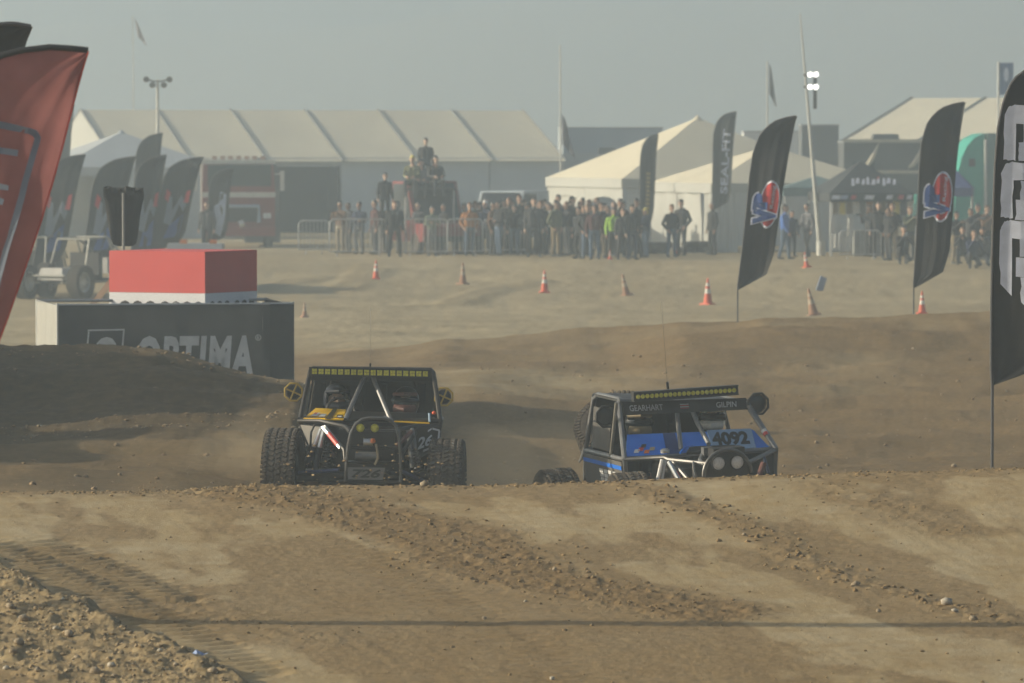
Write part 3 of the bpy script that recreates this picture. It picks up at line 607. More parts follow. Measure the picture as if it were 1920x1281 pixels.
for (u0, u1, v0, v1, m_) in ((.13, .30, .25, .55, WHITEP), (.15, .22, .4, .55, REDP), (.34, .50, .20, .45, WHITEP), (.80, .96, .08, .35, BLACKP), (.83, .93, .16, .28, WHITEP)):
    decal('sticker', poly2d((u0, v0), (u1, v0), (u1 + .02, v1), (u0 + .02, v1)), lambda u, v, q=[.004, .006, .004, .004, .006][0]: PA(u, v) + Vector((0, -.004 if m_ is WHITEP and u0 > .8 or m_ is REDP else -.001, .003)), m_, yc)
led_bar(CA, lc(580, 695, .93), lc(800, 697, .93), .062, 18)
for cx, cy, fx in ((547, 735, -1), (829, 740, 1)):
    c0 = lc(cx, cy, .80); b = MB(); pts = octa(c0.x, c0.z, .105, c0.y); b.tube(pts, .012, 6, closed=True)
    for k in (1, 3): b.tube([pts[k], pts[k + 4]], .011, 6)
    g_ = b.build('lamp_guard', mat('yellow_guard', (.45, .30, .03), .5, 0, .15, 9, dust=.2), CA, True)
    round_lamp(CA, c0 + Vector((0, .05, 0)), .075, mat('lamp_lens_dark', (.05, .055, .06), .12, .3), name='side_lamp')
    part('lamp_bracket', STEEL, CA, lambda b: b.tube([c0 + Vector((0, .08, 0)), (c0.x - fx * .14, c0.y + .06, c0.z - .02)], .014, 6))
for px in (673, 700):
    round_lamp(CA, lc(px, 804, -.46), .048, LEDY, name='pod_light')
def shocksA(b): b.tube([lc(601, 802, .0), lc(586, 840, -.05)], .020); b.tube([lc(606, 806, -.02), lc(597, 841, -.06)], .030)
part('shock_body', ALU, CA, shocksA); part('shock_shaft', mat('blue_black_rubber', (.02, .03, .05), .5, dust=.2), CA, lambda b: (b.tube([lc(586, 840, -.05), lc(578, 872, -.06)], .026), b.tube([lc(597, 841, -.06), lc(590, 884, -.07)], .036)))
by = part('bypass_shock', ALU, CA, lambda b: (b.tube([lc(604, 803, -.03), lc(637, 843, -.35)], .026), b.tube([lc(606, 800, -.03), lc(641, 842, -.32)], .014)))
part('red_sleeve', mat('red_sleeve', (.55, .06, .05), .45), by, lambda b: b.tube([lc(614, 815, -.14), lc(631, 836, -.30)], .028)); 
sp_ = part('coil_spring', mat('dark_spring', (.05, .06, .07), .4, .3, dust=.2), CA, lambda b: (spring(b, lc(616, 832, -.05), lc(607, 876, -.1), .045, 7, .011), b.tube([lc(616, 832, -.05), lc(607, 876, -.1)], .022)))
part('coil_spring', mat('dark_spring', (0, 0, 0)), CA, lambda b: (spring(b, lc(772, 838, -.05), lc(784, 884, -.1), .045, 7, .011), b.tube([lc(772, 838, -.05), lc(784, 884, -.1)], .022)))
part('shock_body', GREYTUBE, CA, lambda b: (b.tube([lc(770, 802, -.05), lc(783, 872, -.10)], .022), b.tube([lc(764, 806, -.05), lc(772, 876, -.10)], .028)))
part('bypass_shock', mat('dull_red_shock', (.12, .035, .03), .5, dust=.2), CA, lambda b: b.tube([lc(772, 806, -.03), lc(742, 836, -.35)], .024))
part('lower_link', LINKB, CA, lambda b: b.tube([lc(558, 889, -.06), lc(634, 883, -.2)], .022)); part('lower_link', LINKB, CA, lambda b: b.tube([lc(752, 884, -.2), lc(806, 906, -.06)], .022))
part('brake_hose', STEEL, CA, lambda b: b.tube([lc(600, 797, .05), lc(587, 799, .0), lc(581, 812, 0), lc(580, 835, 0), lc(577, 848, 0), lc(584, 856, 0)], .012, 6))
part('axle', STEEL, CA, lambda b: (b.cyl((-.75, .0, .47), (.78, 0, .49), .055), b.lathe([(.001, -.16), (.12, -.12), (.16, 0), (.12, .12), (.001, .16)], 16, Matrix.Translation((.12, -.02, .48)) @ Matrix.Rotation(math.pi / 2, 4, 'X'))))
wn = part('winch', ALU, CA, lambda b: b.cyl(lc(679, 831, -.40), lc(697, 831, -.40), .042)); part('winch_knob', ORANGE, wn, lambda b: b.lathe([(.001, -.03), (.026, -.02), (.03, 0), (.02, .025), (.001, .03)], 12, Matrix.Translation(lc(697, 828, -.44))))
part('winch_strap', STRAP, CA, lambda b: b.tube([lc(703, 834, -.44), lc(706, 850, -.45), lc(707, 860, -.45), lc(701, 873, -.46)], .016, 6))
part('winch_drum', GREYTUBE, CA, lambda b: b.cyl(lc(664, 857, -.36), lc(704, 857, -.36), .05)); part('radiator', BLACKP, CA, lambda b: b.box((.07, -.25, .78), (.5, .12, .42)), False)
def npanel(A, B, Cc, D, body, name, m_bg, m_ink, border=None, shear=.2, h=.7, w_=.8, bold=.03, cx=.5):
    p = part(name, m_bg, CA if name[:5] != 'blue_' else CB, lambda b: b.quadp(A, B, Cc, D, .01), False); P = onp(A, B, Cc, D, .004)
    vs, fs = fit2d(text2d(body, 1, bold, shear), w_, h); decal('number', ([(x + cx, y + .5) for x, y in vs], fs), lambda u, v: P(u, v), m_ink, p)
    return p, P
VW = mat('white_vinyl', (.50, .52, .55), .6)
GREYL = mat('grey_vinyl', (.16, .16, .155), .6, dust=.2)
npanel(lc(651, 901, -.47), lc(716, 901, -.47), lc(721, 878, -.46), lc(650, 878, -.46), '726', 'front_number_plate', GREYL, BLACKP)
sp2, PS = npanel(lc(779, 862, .0), lc(819, 838, .06), lc(826, 797, .08), lc(776, 802, .0), '26', 'side_number_plate', BLACKP, VW, h=.40, w_=.62, cx=.36)
for seg in (((.30, .18), (.98, .12)), ((.98, .12), (.94, .80)), ((.94, .80), (.62, .92)), ((.62, .92), (.45, .84))):
    (a0, b0), (a1, b1) = seg; decal('outline', poly2d((a0, b0 - .03), (a1 + .03, b1 - .03), (a1 + .03, b1 + .05), (a0, b0 + .05)) if abs(a1 - a0) > abs(b1 - b0) else poly2d((a0 - .05, b0), (a0 + .03, b0), (a1 + .03, b1), (a1 - .05, b1)), lambda u, v: PS(u, v), VW, sp2)
part('seat_net', mat('grey_net', (.10, .105, .11), .9), CA, lambda b: b.quadp((-.66, 1.5, 1.5), (-.66, 1.95, 1.5), (-.72, 1.95, 1.1), (-.72, 1.5, 1.1), .005), False)
for s in (-.32, .38): part('seat', mat('black_cloth', (.02, .02, .022), .9), CA, lambda b: (b.box((s, 1.78, 1.0), (.46, .12, .85), (-.12, 0, 0)), b.box((s, 1.5, .62), (.46, .5, .12)), b.box((s - .22, 1.68, 1.35), (.05, .2, .22)), b.box((s + .22, 1.68, 1.35), (.05, .2, .22))), False)
st = MB(); st.tube([Vector((-.32 + .16 * math.cos(k * .4488), 1.12 + .05 * math.sin(k * .4488), 1.16 + .15 * math.sin(k * .4488))) for k in range(14)], .016, 6, closed=True); st.build('steering_wheel', STEEL, CA, True)
part('marker_light', mat('orange_red_lamp', (.70, .10, .03), .4), CA, lambda b: b.lathe([(.001, -.022), (.02, -.012), (.024, 0), (.02, .012), (.001, .022)], 10, Matrix.Translation(lc(811, 771, .55))))
part('grab_strap', mat('pale_blue_strap', (.35, .50, .65), .6), CA, lambda b: b.tube([lc(802, 772, .50), lc(803, 788, .48)], .014, 6)); part('antenna', STEEL, CA, lambda b: (b.cyl(lc(690, 690, 1.9), lc(690, 676, 1.9), .012), b.tube([lc(690, 677, 1.9), lc(689, 572, 1.9)], .0016, 4)))
part('exhaust_tank', ALU, CA, lambda b: b.cyl(lc(572, 884, -.02), lc(586, 884, -.04), .022))
W1 = wheel(CA, (-.905, 0, .495), -1, math.radians(-6), 0); W2 = wheel(CA, (.90, .02, .40), 1, math.radians(-3), 0); wheel(CA, (-.95, 2.9, .22), -1); wheel(CA, (.87, 2.9, .16), 1)
M4 = CA.matrix_basis
helmet_driver('d', 'person in black helmet and dark suit driving the yellow-cowled buggy', M4 @ Vector((-.36, 1.40, .40)), .15, mat('dark_blue_helmet', (.016, .02, .03), .35, 0, .3, 6), 'black', visor=False)
helmet_driver('d', 'person in black helmet beside the driver of the yellow-cowled buggy', M4 @ Vector((.42, 1.40, .38)), -.1, mat('black_helmet', (.018, .018, .02), .35), 'black', trim=mat('dull_red_shock', (0, 0, 0)))

# ------------------------------------------------------------------ right car: grey and blue buggy rolling over the jump, number 4092
YB = 60.0
CB = thing('race_buggy', 'grey and blue tube-frame race buggy with number 4092 on its cowl and spare tyre', 'race buggy', (at(1332, 700, YB).x, YB, at(1332, 1050, YB).z), (math.radians(1.5), math.radians(-3.2), math.radians(16)))
bpy.context.view_layer.update(); _Mi = CB.matrix_basis.inverted()
def lb(px, py, y):        # image point on the right car -> local coordinates at local depth y
    o = _Mi @ Vector((0, 0, HC)); d = _Mi.to_3x3() @ ray(px, py); return o + d * ((y - o.y) / d.y)
def lx(px, py, x):        # same, at local sideways position x
    o = _Mi @ Vector((0, 0, HC)); d = _Mi.to_3x3() @ ray(px, py); return o + d * ((x - o.x) / d.x)
A0, A1 = lb(1171, 862, .5), lb(1160, 752, .95); B0, B1 = lb(1455, 842, .5), lb(1402, 757, .95)
R0, R1 = Vector((A0.x + .02, 2.05, A0.z - .02)), Vector((A1.x + .02, 1.95, A1.z - .01)); S0, S1 = Vector((B0.x - .02, 2.05, B0.z)), Vector((B1.x, 1.95, B1.z))
def cageB(b):
    T = lambda *p, r=.028: b.tube(p, r, 8)
    for P0, P1, Q0, Q1, s in ((A0, A1, R0, R1, -1), (B0, B1, S0, S1, 1)):
        T(P0, P0.lerp(P1, .93), P1 + Vector((-s * .03, .06, .01)), Q1 + Vector((-s * .03, -.05, .01)), Q0.lerp(Q1, .93), Q0, r=.030)
        T(P0, Q0); T(P0, P0 + Vector((-s * .05, .05, -.6)), Q0 + Vector((-s * .05, 0, -.6)), Q0); T(Q1, (s * .45, 3.1, 1.05), (s * .45, 3.2, .55)); T(Q0, (s * .45, 3.1, 1.0)); T(Q0 + Vector((-s * .05, 0, -.6)), (s * .45, 3.2, .55))
    T(A1, B1, r=.032); T(R1, S1); T(R0, S0); T((-.45, 3.1, 1.05), (.45, 3.1, 1.05)); T((-.45, 3.2, .55), (.45, 3.2, .55)); T(A0, B0)
part('roll_cage', GREYTUBE, CB, cageB)
part('window_bar', mat('bare_steel', (.33, .32, .28), .4, .5, .2, 9, dust=.3), CB, lambda b: b.tube([lx(1156, 755, A0.x), lx(1145, 858, A0.x)], .022))
part('roof_panel', BLACKP, CB, lambda b: b.quadp(A1 + Vector((0, .02, .02)), B1 + Vector((0, .02, .02)), S1 + Vector((0, 0, .02)), R1 + Vector((0, 0, .02)), .014), False)
vA, vB, vC, vD = lb(1171, 779, .87), lb(1400, 768, .87), lb(1399, 746, .90), lb(1166, 754, .90)
vis = part('sun_visor', BLACKP, CB, lambda b: b.quadp(vA, vB, vC, vD, .01), False); PV = onp(vA, vB, vC, vD, .004)
VW = mat('white_vinyl', (.50, .52, .55), .6)
for body, u, wd in (('GEARHART', .185, .27), ('GILPIN', .835, .165)):
    vs, fs = fit2d(text2d(body, 1, .012), wd, .46); decal('lettering', ([(x + u, y + .5) for x, y in vs], fs), lambda a, v: PV(a, v), VW, vis)
for k in range(4): decal('flag_sticker', poly2d((.46, .32 + k * .1), (.53, .32 + k * .1), (.53, .38 + k * .1), (.46, .38 + k * .1)), lambda a, v: PV(a, v), REDP if k % 2 == 0 else VW, vis)
led_bar(CB, lb(1190, 744, .85), lb(1378, 731, .85), .075, 22, True)
part('firewall', BLACKP, CB, lambda b: b.quadp(R0 + Vector((.03, 0, -.5)), S0 + Vector((-.03, 0, -.5)), S1 + Vector((-.06, 0, 0)), R1 + Vector((.03, 0, 0)), .015), False)
part('floor_pan', BLACKP, CB, lambda b: (b.box((.03, 1.3, .5), (1.5, 1.7, .03)), b.box((.05, .55, .74), (.8, 1.0, .56), taper=.9), b.box((.0, 2.75, .85), (.9, .8, .55), taper=.8)), False)
cw = [lb(1174, 856, .55), lb(1446, 842, .55), lb(1412, 806, .80), lb(1176, 815, .80)]
cow = part('cowl_panel', BLUEP, CB, lambda b: b.quadp(*cw, .012), False); cow['label'] = 'bright blue cowl panel with dark blue stripe'; PC = onp(*cw, .004)
decal('stripe', poly2d((.28, 0), (.375, 0), (.375, 1), (.28, 1)), PC, NAVYP, cow)
nb = onp(*cw, .016); npn = [nb(.60, .06), nb(.90, .06), nb(.985, 1.02), nb(.63, 1.02)]
b = MB(); b.quadp(*npn, .008); np_ = b.build('number_plate', LBLUE, CB); PN = onp(*npn, .005)
vs, fs = fit2d(text2d('4092', 1, .05), .84, .70); decal('number', ([(x + .47, y + .52) for x, y in vs], fs), lambda u, v: PN(u, v), BLACKP, np_)
for u0, v0, m_ in ((.05, .12, WHITEP), (.08, .2, REDP), (.12, .08, ORANGE), (.16, .2, STRAP), (.10, .35, BLACKP)): decal('sticker', poly2d((u0, v0), (u0 + .035, v0), (u0 + .045, v0 + .16), (u0 + .01, v0 + .16)), lambda u, v: PC(u, v) + Vector((0, -.003, .002)), m_, cow)
part('windscreen_brace', GREYTUBE, CB, lambda b: (b.tube([lb(1269, 765, .93), lb(1271, 790, .85), lb(1277, 844, .50)], .026), b.tube([lb(1296, 765, .93), lb(1306, 790, .85), lb(1329, 833, .45)], .026)))
part('hood_scoop', BLACKP, CB, lambda b: b.quadp(lb(1287, 848, .45), lb(1385, 842, .30), lb(1378, 834, .55), lb(1294, 837, .60), .05), False); part('hood_scoop_lip', BLUEP, CB, lambda b: b.tube([lb(1275, 850, .45), lb(1284, 838, .52), lb(1300, 836, .55)], .012, 6))
part('side_panel', GREYP, CB, lambda b: b.quadp(A0 + Vector((-.03, .03, -.03)), R0 + Vector((-.03, 0, -.03)), R0 + Vector((.0, .0, -.55)), A0 + Vector((.0, .05, -.55)), .012), False)
b = MB(); q0, q1 = A0 + Vector((-.036, .03, -.075)), R0 + Vector((-.036, 0, -.075)); b.quadp(q0, q1, q1 + Vector((.002, 0, -.045)), q0 + Vector((.002, 0, -.045)), .004); b.build('blue_stripe', BLUEP, CB)
for r_ in range(3):
    for k in range(4):
        c0 = q0.lerp(q1, .18 + .11 * k) + Vector((-.004 + .006 * r_, 0, -.10 - .05 * r_)); MB().box(c0, (.006, .12, .04)).build('white_sticker', WHITEP, CB)
part('side_panel', BLACKP, CB, lambda b: b.quadp(B0 + Vector((.03, .03, -.03)), B0 + Vector((.0, .05, -.55)), S0 + Vector((.0, .0, -.55)), S0 + Vector((.03, 0, -.03)), .012), False)
part('fender_panel', BLACKP, CB, lambda b: b.quadp(lb(1434, 846, .35), lb(1434, 900, .35), lb(1456, 900, .55), lb(1456, 848, .55), .02), False)
part('window_net', mat('grey_louvre', (.105, .105, .10), .8, 0, .2, 3, dust=.3), CB, lambda b: [b.box(Vector((A0.x + .06, 1.20 + .045 * k, A0.z + .26)), (.012, .030, .46), (0, .1, 0)) for k in range(15)], False)
def rearp(b): b.quadp(R1 + Vector((-.01, .02, -.22)), R0 + Vector((-.03, .02, -.1)), R0 + Vector((.08, .55, -.2)), R1 + Vector((.08, .35, -.3)), .012)
part('rear_quarter_panel', GREYP, CB, rearp, False)
for (px, py, y, s) in ((1136, 781, 1.0, -1), (1420, 757, .95, 1)):
    c0 = lb(px, py, y) if s > 0 else lx(px, py, A1.x - .10); pts = octa(c0.x, c0.z, .125, c0.y - .03); b = MB(); b.tube(pts, .015, 6, closed=True)
    for k in (0, 4): b.tube([pts[k], pts[k] + Vector((0, .12, 0))], .012, 6)
    b.build('lamp_guard', BLACKP, CB, True); round_lamp(CB, c0 + Vector((0, .02, 0)), .098, mat('lamp_lens_dark', (0, 0, 0)), name='side_lamp', d=.11)
    part('lamp_bracket', STEEL, CB, lambda b: b.tube([c0 + Vector((0, .1, 0)), (c0.x - s * .16, c0.y + .02, c0.z + .06)], .016, 6))
def noseC(b):
    b.tube([A0, lb(1245, 858, .25), lb(1254, 862, .15), lb(1330, 870, -.35)], .024); b.tube([B0, lb(1440, 850, .3), lb(1402, 868, -.35)], .026)
    cx, cz = lb(1364, 890, -.45).x, lb(1364, 890, -.45).z; b.tube([Vector((cx + .275 * math.cos(math.pi * k / 14), -.45, cz + .275 * math.sin(math.pi * k / 14))) for k in range(15)], .022)
    b.tube([lb(1262, 866, .1), lb(1296, 905, -.25)], .022); b.tube([lb(1318, 905, -.45), lb(1410, 905, -.45)], .022); b.tube([lb(1300, 868, -.1), lb(1302, 905, -.3)], .016)
part('front_frame', mat('dark_grey_tube', (.085, .09, .095), .4, .4, .2, 9, dust=.25), CB, noseC)
part('light_plate', BLACKP, CB, lambda b: b.prism([(.25 * math.cos(math.pi * k / 12), .25 * math.sin(math.pi * k / 12)) for k in range(13)] + [(-.25, -.25), (.25, -.25)], lambda a, c_, d: lb(1364, 890, -.44) + Vector((a, d, c_)), 0, .02), False)
for px, py in ((1347, 869), (1382, 867)): round_lamp(CB, lb(px, py, -.50), .074, mat('stone_chipped_lens', (.55, .55, .55), .35, 0, .25, 90), name='driving_light')
part('winch_housing', BLACKP, CB, lambda b: b.box(lb(1362, 847, -.30), (.36, .20, .10)), False); decal('badge', poly2d((-.06, -.012), (.06, -.012), (.06, .012), (-.06, .012)), lambda u, v: lb(1355, 845, -.41) + Vector((u, 0, v)), REDP, CB)
part('hose_bundle', GREYTUBE, CB, lambda b: (b.tube([lb(1318, 848, .0), lb(1312, 862, -.2), lb(1320, 872, -.3)], .022, 6), b.box(lb(1326, 846, -.1), (.11, .1, .09)), b.tube([lb(1300, 866, -.2), lb(1301, 880, -.25), lb(1306, 895, -.25)], .014, 6)))
part('shock_body', WHITEP, CB, lambda b: (b.tube([lb(1242, 862, .1), lb(1233, 902, .05)], .024), b.tube([lb(1248, 864, .1), lb(1241, 902, .05)], .014)))
rs = part('bypass_shock', ALU, CB, lambda b: b.tube([lb(1254, 866, .05), lb(1276, 905, -.1)], .030)); part('red_sleeve', mat('red_sleeve', (0, 0, 0)), rs, lambda b: b.tube([lb(1266, 886, -.02), lb(1280, 912, -.12)], .034))
part('bypass_shock', mat('dull_red_shock', (0, 0, 0)), CB, lambda b: b.tube([lb(1432, 868, .1), lb(1420, 902, .05)], .034)); part('shock_body', LINKB, CB, lambda b: b.tube([lb(1432, 856, .1), lb(1441, 886, .12)], .018))
part('door_mirror_stay', GREYTUBE, CB, lambda b: b.tube([lb(1405, 768, .9), lb(1455, 842, .45)], .024)); part('tape_band', WHITEP, CB, lambda b: b.tube([lb(1431, 806, .64), lb(1434, 811, .62)], .031)); part('tape_band', mat('red_sleeve', (0, 0, 0)), CB, lambda b: b.tube([lb(1434, 811, .62), lb(1437, 816, .60)], .031))
part('hood_panel', BLACKP, CB, lambda b: b.quadp(lb(1176, 862, .5), lb(1250, 860, .2), lb(1330, 852, .2), lb(1276, 852, .55), .015), False); part('fuel_cap', ALU, CB, lambda b: b.lathe([(.055, -.02), (.055, .01), (.03, .03), (.001, .03)], 14, Matrix.Translation(lb(1247, 846, .42))))
part('antenna', STEEL, CB, lambda b: (b.cyl(lb(1253, 736, 1.1), lb(1251, 716, 1.1), .016), b.tube([lb(1251, 717, 1.1), lb(1240, 565, 1.15)], .0018, 4)))
part('axle', STEEL, CB, lambda b: b.cyl((-.75, 0, .5), (.75, 0, .45), .055))
for s in (-.36, .38): part('seat', mat('black_cloth', (0, 0, 0)), CB, lambda b: (b.box((s, 1.80, 1.15), (.46, .12, .85), (-.12, 0, 0)), b.box((s, 1.5, .75), (.46, .5, .12)), b.box((s - .22, 1.7, 1.5), (.05, .2, .22)), b.box((s + .22, 1.7, 1.5), (.05, .2, .22))), False)
zw = lb(1175, 886, 0).z - .51
wheel(CB, (-.90, 0, zw), -1, math.radians(-6)); wheel(CB, (.86, 0, zw - .16), 1, math.radians(-6))
rw = lb(1040, 879, 2.9); wheel(CB, (rw.x + .02, 2.9, rw.z - .51), -1); wheel(CB, (.95, 2.9, rw.z - .55), 1)
sw = lb(1160, 806, 2.85); spw = wheel(CB, sw, -1, extra=Euler((math.radians(28), math.radians(-24), 0)), R=.50); spw.name = 'spare_wheel'
part('spare_mount', STEEL, CB, lambda b: b.tube([sw, (sw.x, 3.05, 1.0)], .03))
b = MB(); b.lathe([(.09, -.03), (.09, .03), (.06, .035), (.06, -.035), (.09, -.03)], 16, Matrix.Translation(lb(1106, 882, 2.2)) @ Matrix.Rotation(math.pi / 2, 4, 'Y')); b.build('tow_ring', GREYTUBE, CB, True)
M4 = CB.matrix_basis
helmet_driver('d', 'person in white and grey helmet driving the blue-cowled buggy', M4 @ Vector((.46, 1.25, .56)), -.1, mat('white_helmet', (.80, .78, .72), .35, 0, .1, 8), 'charcoal')
helmet_driver('d', 'person in dark helmet beside the driver of the blue-cowled buggy', M4 @ Vector((-.38, 1.35, .55)), .1, mat('black_helmet', (0, 0, 0)), 'black', trim=mat('tan_strap', (0, 0, 0)))
# ------------------------------------------------------------------ feather flags
FL_L = [(0, 0), (.003, .07), (.008, .22), (.012, .44), (.012, .65), (.020, .79), (.052, .90), (.118, .966), (.187, .99), (.245, 1.0)]
FL_R = [(.008, 0), (.158, .085), (.190, .20), (.203, .44), (.213, .64), (.222, .763), (.232, .865), (.240, .932), (.245, .97), (.252, 1.0)]
def _curve(pts, t):
    k = t * (len(pts) - 1); i = min(int(k), len(pts) - 2); f = k - i; return (pts[i][0] + (pts[i + 1][0] - pts[i][0]) * f, pts[i][1] + (pts[i + 1][1] - pts[i][1]) * f)
def feather(label, base, H, pole, lean, wide, cloth, yaw=0.0, wave=.05, seed=0, group=None, Lp=None, Rp=None, sleeve=None, hem=None, name='feather_flag', pr=.016):
    """base: ground point; pole: bare pole below the cloth (m); H: cloth height (m)"""
    t = thing(name, label, 'flag', base, (0, 0, yaw), group); Lp = Lp or FL_L; Rp = Rp or FL_R
    def S(u, v, off=0.0):
        a, b_ = _curve(Lp, v), _curve(Rp, v); x = a[0] + (b_[0] - a[0]) * u; h = a[1] + (b_[1] - a[1]) * u
        wob = wave * u * (math.sin(6.2 * v + 2.4 * u + seed) + .5 * math.sin(13 * v - 3 * u + seed * 2)) + wave * .25 * u * math.sin(24 * u + 4 * v + seed)
        return Vector(((x * wide + lean * h) * H, wob - off, pole + h * H))
    n, k = 44, 12; b = MB(); vs = [S(j / k, i / n) for i in range(n + 1) for j in range(k + 1)]
    b.add(vs, [(i * (k + 1) + j, i * (k + 1) + j + 1, (i + 1) * (k + 1) + j + 1, (i + 1) * (k + 1) + j) for i in range(n) for j in range(k)])
    c = b.build('cloth', cloth, t, 'all')
    pm = mat('flag_pole', (.08, .08, .085), .5, .3); b = MB(); b.tube([(0, 0, -.3), (lean * 0, 0, pole)] + [S(0, i / 20) + Vector((-.008, 0, 0)) for i in range(1, 21)], pr, 8); b.build('pole', pm, t, True)
    if sleeve: b = MB(); b.tube([S(0, .45 + .55 * i / 24) + Vector((0, -.002, 0)) for i in range(25)], sleeve[0], 8); b.build('sleeve', sleeve[1], t, True)
    if hem: b = MB(); b.tube([S(1, i / 30) for i in range(31)], hem[0], 6); b.build('hem', hem[1], t, True)
    return t, c, S
_HK = [(a[1] + b_[1]) / 2 for a, b_ in zip(FL_L, FL_R)]
def by_height(S): return lambda u, h, off=0.0: S(u, float(np.interp(h, _HK, np.linspace(0, 1, len(_HK)))), off)     # print placed by height on the cloth
def on_flag(S, off=.006): return lambda u, v: S(u, v, off)
def flag_decal(name, vf, S, m, parent, off=.006):
    # subdivide long faces so the print follows the cloth
    bm = bmesh.new(); vv = [bm.verts.new((x, y, 0)) for x, y in vf[0]]
    for f in vf[1]:
        try: bm.faces.new([vv[i] for i in f])
        except ValueError: pass
    bmesh.ops.triangulate(bm, faces=bm.faces[:])
    bmesh.ops.subdivide_edges(bm, edges=[e for e in bm.edges if e.calc_length() > .05], cuts=2, use_grid_fill=False)
    for v in bm.verts: v.co = S(v.co.x, v.co.y, off)
    me = bpy.data.meshes.new(name); bm.to_mesh(me); bm.free(); me.materials.append(m); return link(me, name, parent)
BLK = mat('black_flag_cloth', (.035, .036, .036), .8, 0, .12, 5, trans=.25); RED = mat('red_flag_cloth', (.31, .125, .12), .8, 0, .14, 4, trans=.45)
WCL = mat('white_print', (.66, .70, .82), .8, trans=.1); BLP = mat('blue_print', (.04, .09, .30), .8, trans=.2); RDP = mat('red_print', (.55, .04, .04), .8, trans=.2); GRP = mat('grey_print', (.22, .26, .33), .8, trans=.25); GOLD = mat('gold_print', (.30, .22, .06), .8)
def vp(S, c):
    # print measured in 1/325 of the cloth height from the pole edge (70 wide), centred on the cloth
    U = lambda vf: ([((x - 1394) / 72, (543 - y) / 325 * 1.0) for x, y in vf[0]], vf[1])
    def glyph(ch, cx, cy, w_, h_, bold):     # w_, h_ in print units after turning a quarter turn anticlockwise
        vf = rot2d(fit2d(text2d(ch, 1, bold), h_, w_), 90); return [(cx + x, cy - y) for x, y in vf[0]], vf[1]
    flag_decal('logo_outline', U(ell2d(1441, 383, 22, 45)), S, WCL, c, .010); flag_decal('logo_disc', U(ell2d(1441, 383, 19, 41)), S, RDP, c, .018)
    flag_decal('script', U(glyph('Racing', 1447, 369, 9, 44, .01)), S, WCL, c, .026)
    for ch, cx, cy, w_, h_ in (('P', 1421, 378, 31, 31), ('V', 1433, 405, 50, 30)):
        flag_decal('letter_outline', U(glyph(ch, cx, cy, w_ + 7, h_ + 6, .16)), S, WCL, c, .034); flag_decal('letter', U(glyph(ch, cx, cy, w_, h_, .09)), S, BLP, c, .042)
for (px, py, Y, fb, ft, lean, wide, lab, sd_) in ((1383, 601, 106.5, 543, 218, .09, 1.0, 'black feather flag with red and blue VP logo, left of the pair on the rise', 0.3), (1713, 586, 106.0, 540, 192, .03, .98, 'black feather flag with red and blue VP logo, nearer the teal truck', 2.1)):
    k = Y / FPX; z0 = at(px, py, Y).z; t, c, S = feather(lab, (at(px, py, Y).x, Y, z0), (fb - ft) * k, (py - fb) * k, lean, wide, BLK, wave=.10, seed=sd_, group='black logo feather flags on the rise', yaw=-.05); vp(by_height(S), c)
# right edge flag with white block letters
Y = 55.5; k = Y / FPX; p0 = at(1860, 880, Y)
L_ = [(0, 0), (-.002, .1), (-.003, .3), (0, .5), (.004, .68), (.012, .8), (.028, .88), (.055, .945), (.11, .985), (.20, 1.0)]; R_ = [(.004, 0), (.10, .035), (.19, .09), (.215, .3), (.222, .5), (.228, .68), (.232, .8), (.234, .88), (.232, .96), (.21, 1.0)]
t, c, S = feather('large black feather flag with white block letters at the right edge', p0, (722 - 116) * k, (880 - 722) * k, .008, 1.0, BLK, wave=.045, seed=1.2, Lp=L_, Rp=R_, yaw=-.06)
def inv_px(px, py, pb, fb, kk, HH, ln, Lq, Rq):
    tgt = ((px - pb) * kk / HH - ln * (fb - py) * kk / HH, (fb - py) * kk / HH); best = (9, 0, 0)
    for i in range(161):
        a, b_ = _curve(Lq, i / 160), _curve(Rq, i / 160); dx, dy = b_[0] - a[0], b_[1] - a[1]; q = max(0, min(1, ((tgt[0] - a[0]) * dx + (tgt[1] - a[1]) * dy) / (dx * dx + dy * dy + 1e-9)))
        e = math.hypot(a[0] + q * dx - tgt[0], a[1] + q * dy - tgt[1])
        if e < best[0]: best = (e, q, i / 160)
    return best[1:]
def px_print(pts, m_, n=5):
    """four-sided print patch given in picture units, gridded so it follows the cloth"""
    a, b_, c_, d = [Vector((*p, 0)) for p in pts]; b = MB(); vs = []
    for i in range(n + 1):
        for j in range(n + 1):
            q = a.lerp(b_, j / n).lerp(d.lerp(c_, j / n), i / n); vs.append(S(*inv_px(q.x, q.y, 1860, 722, Y / FPX, 606 * Y / FPX, .008, L_, R_), .008))
    b.add(vs, [(i * (n + 1) + j, i * (n + 1) + j + 1, (i + 1) * (n + 1) + j + 1, (i + 1) * (n + 1) + j) for i in range(n) for j in range(n)]); return b.build('letter', m_, c)
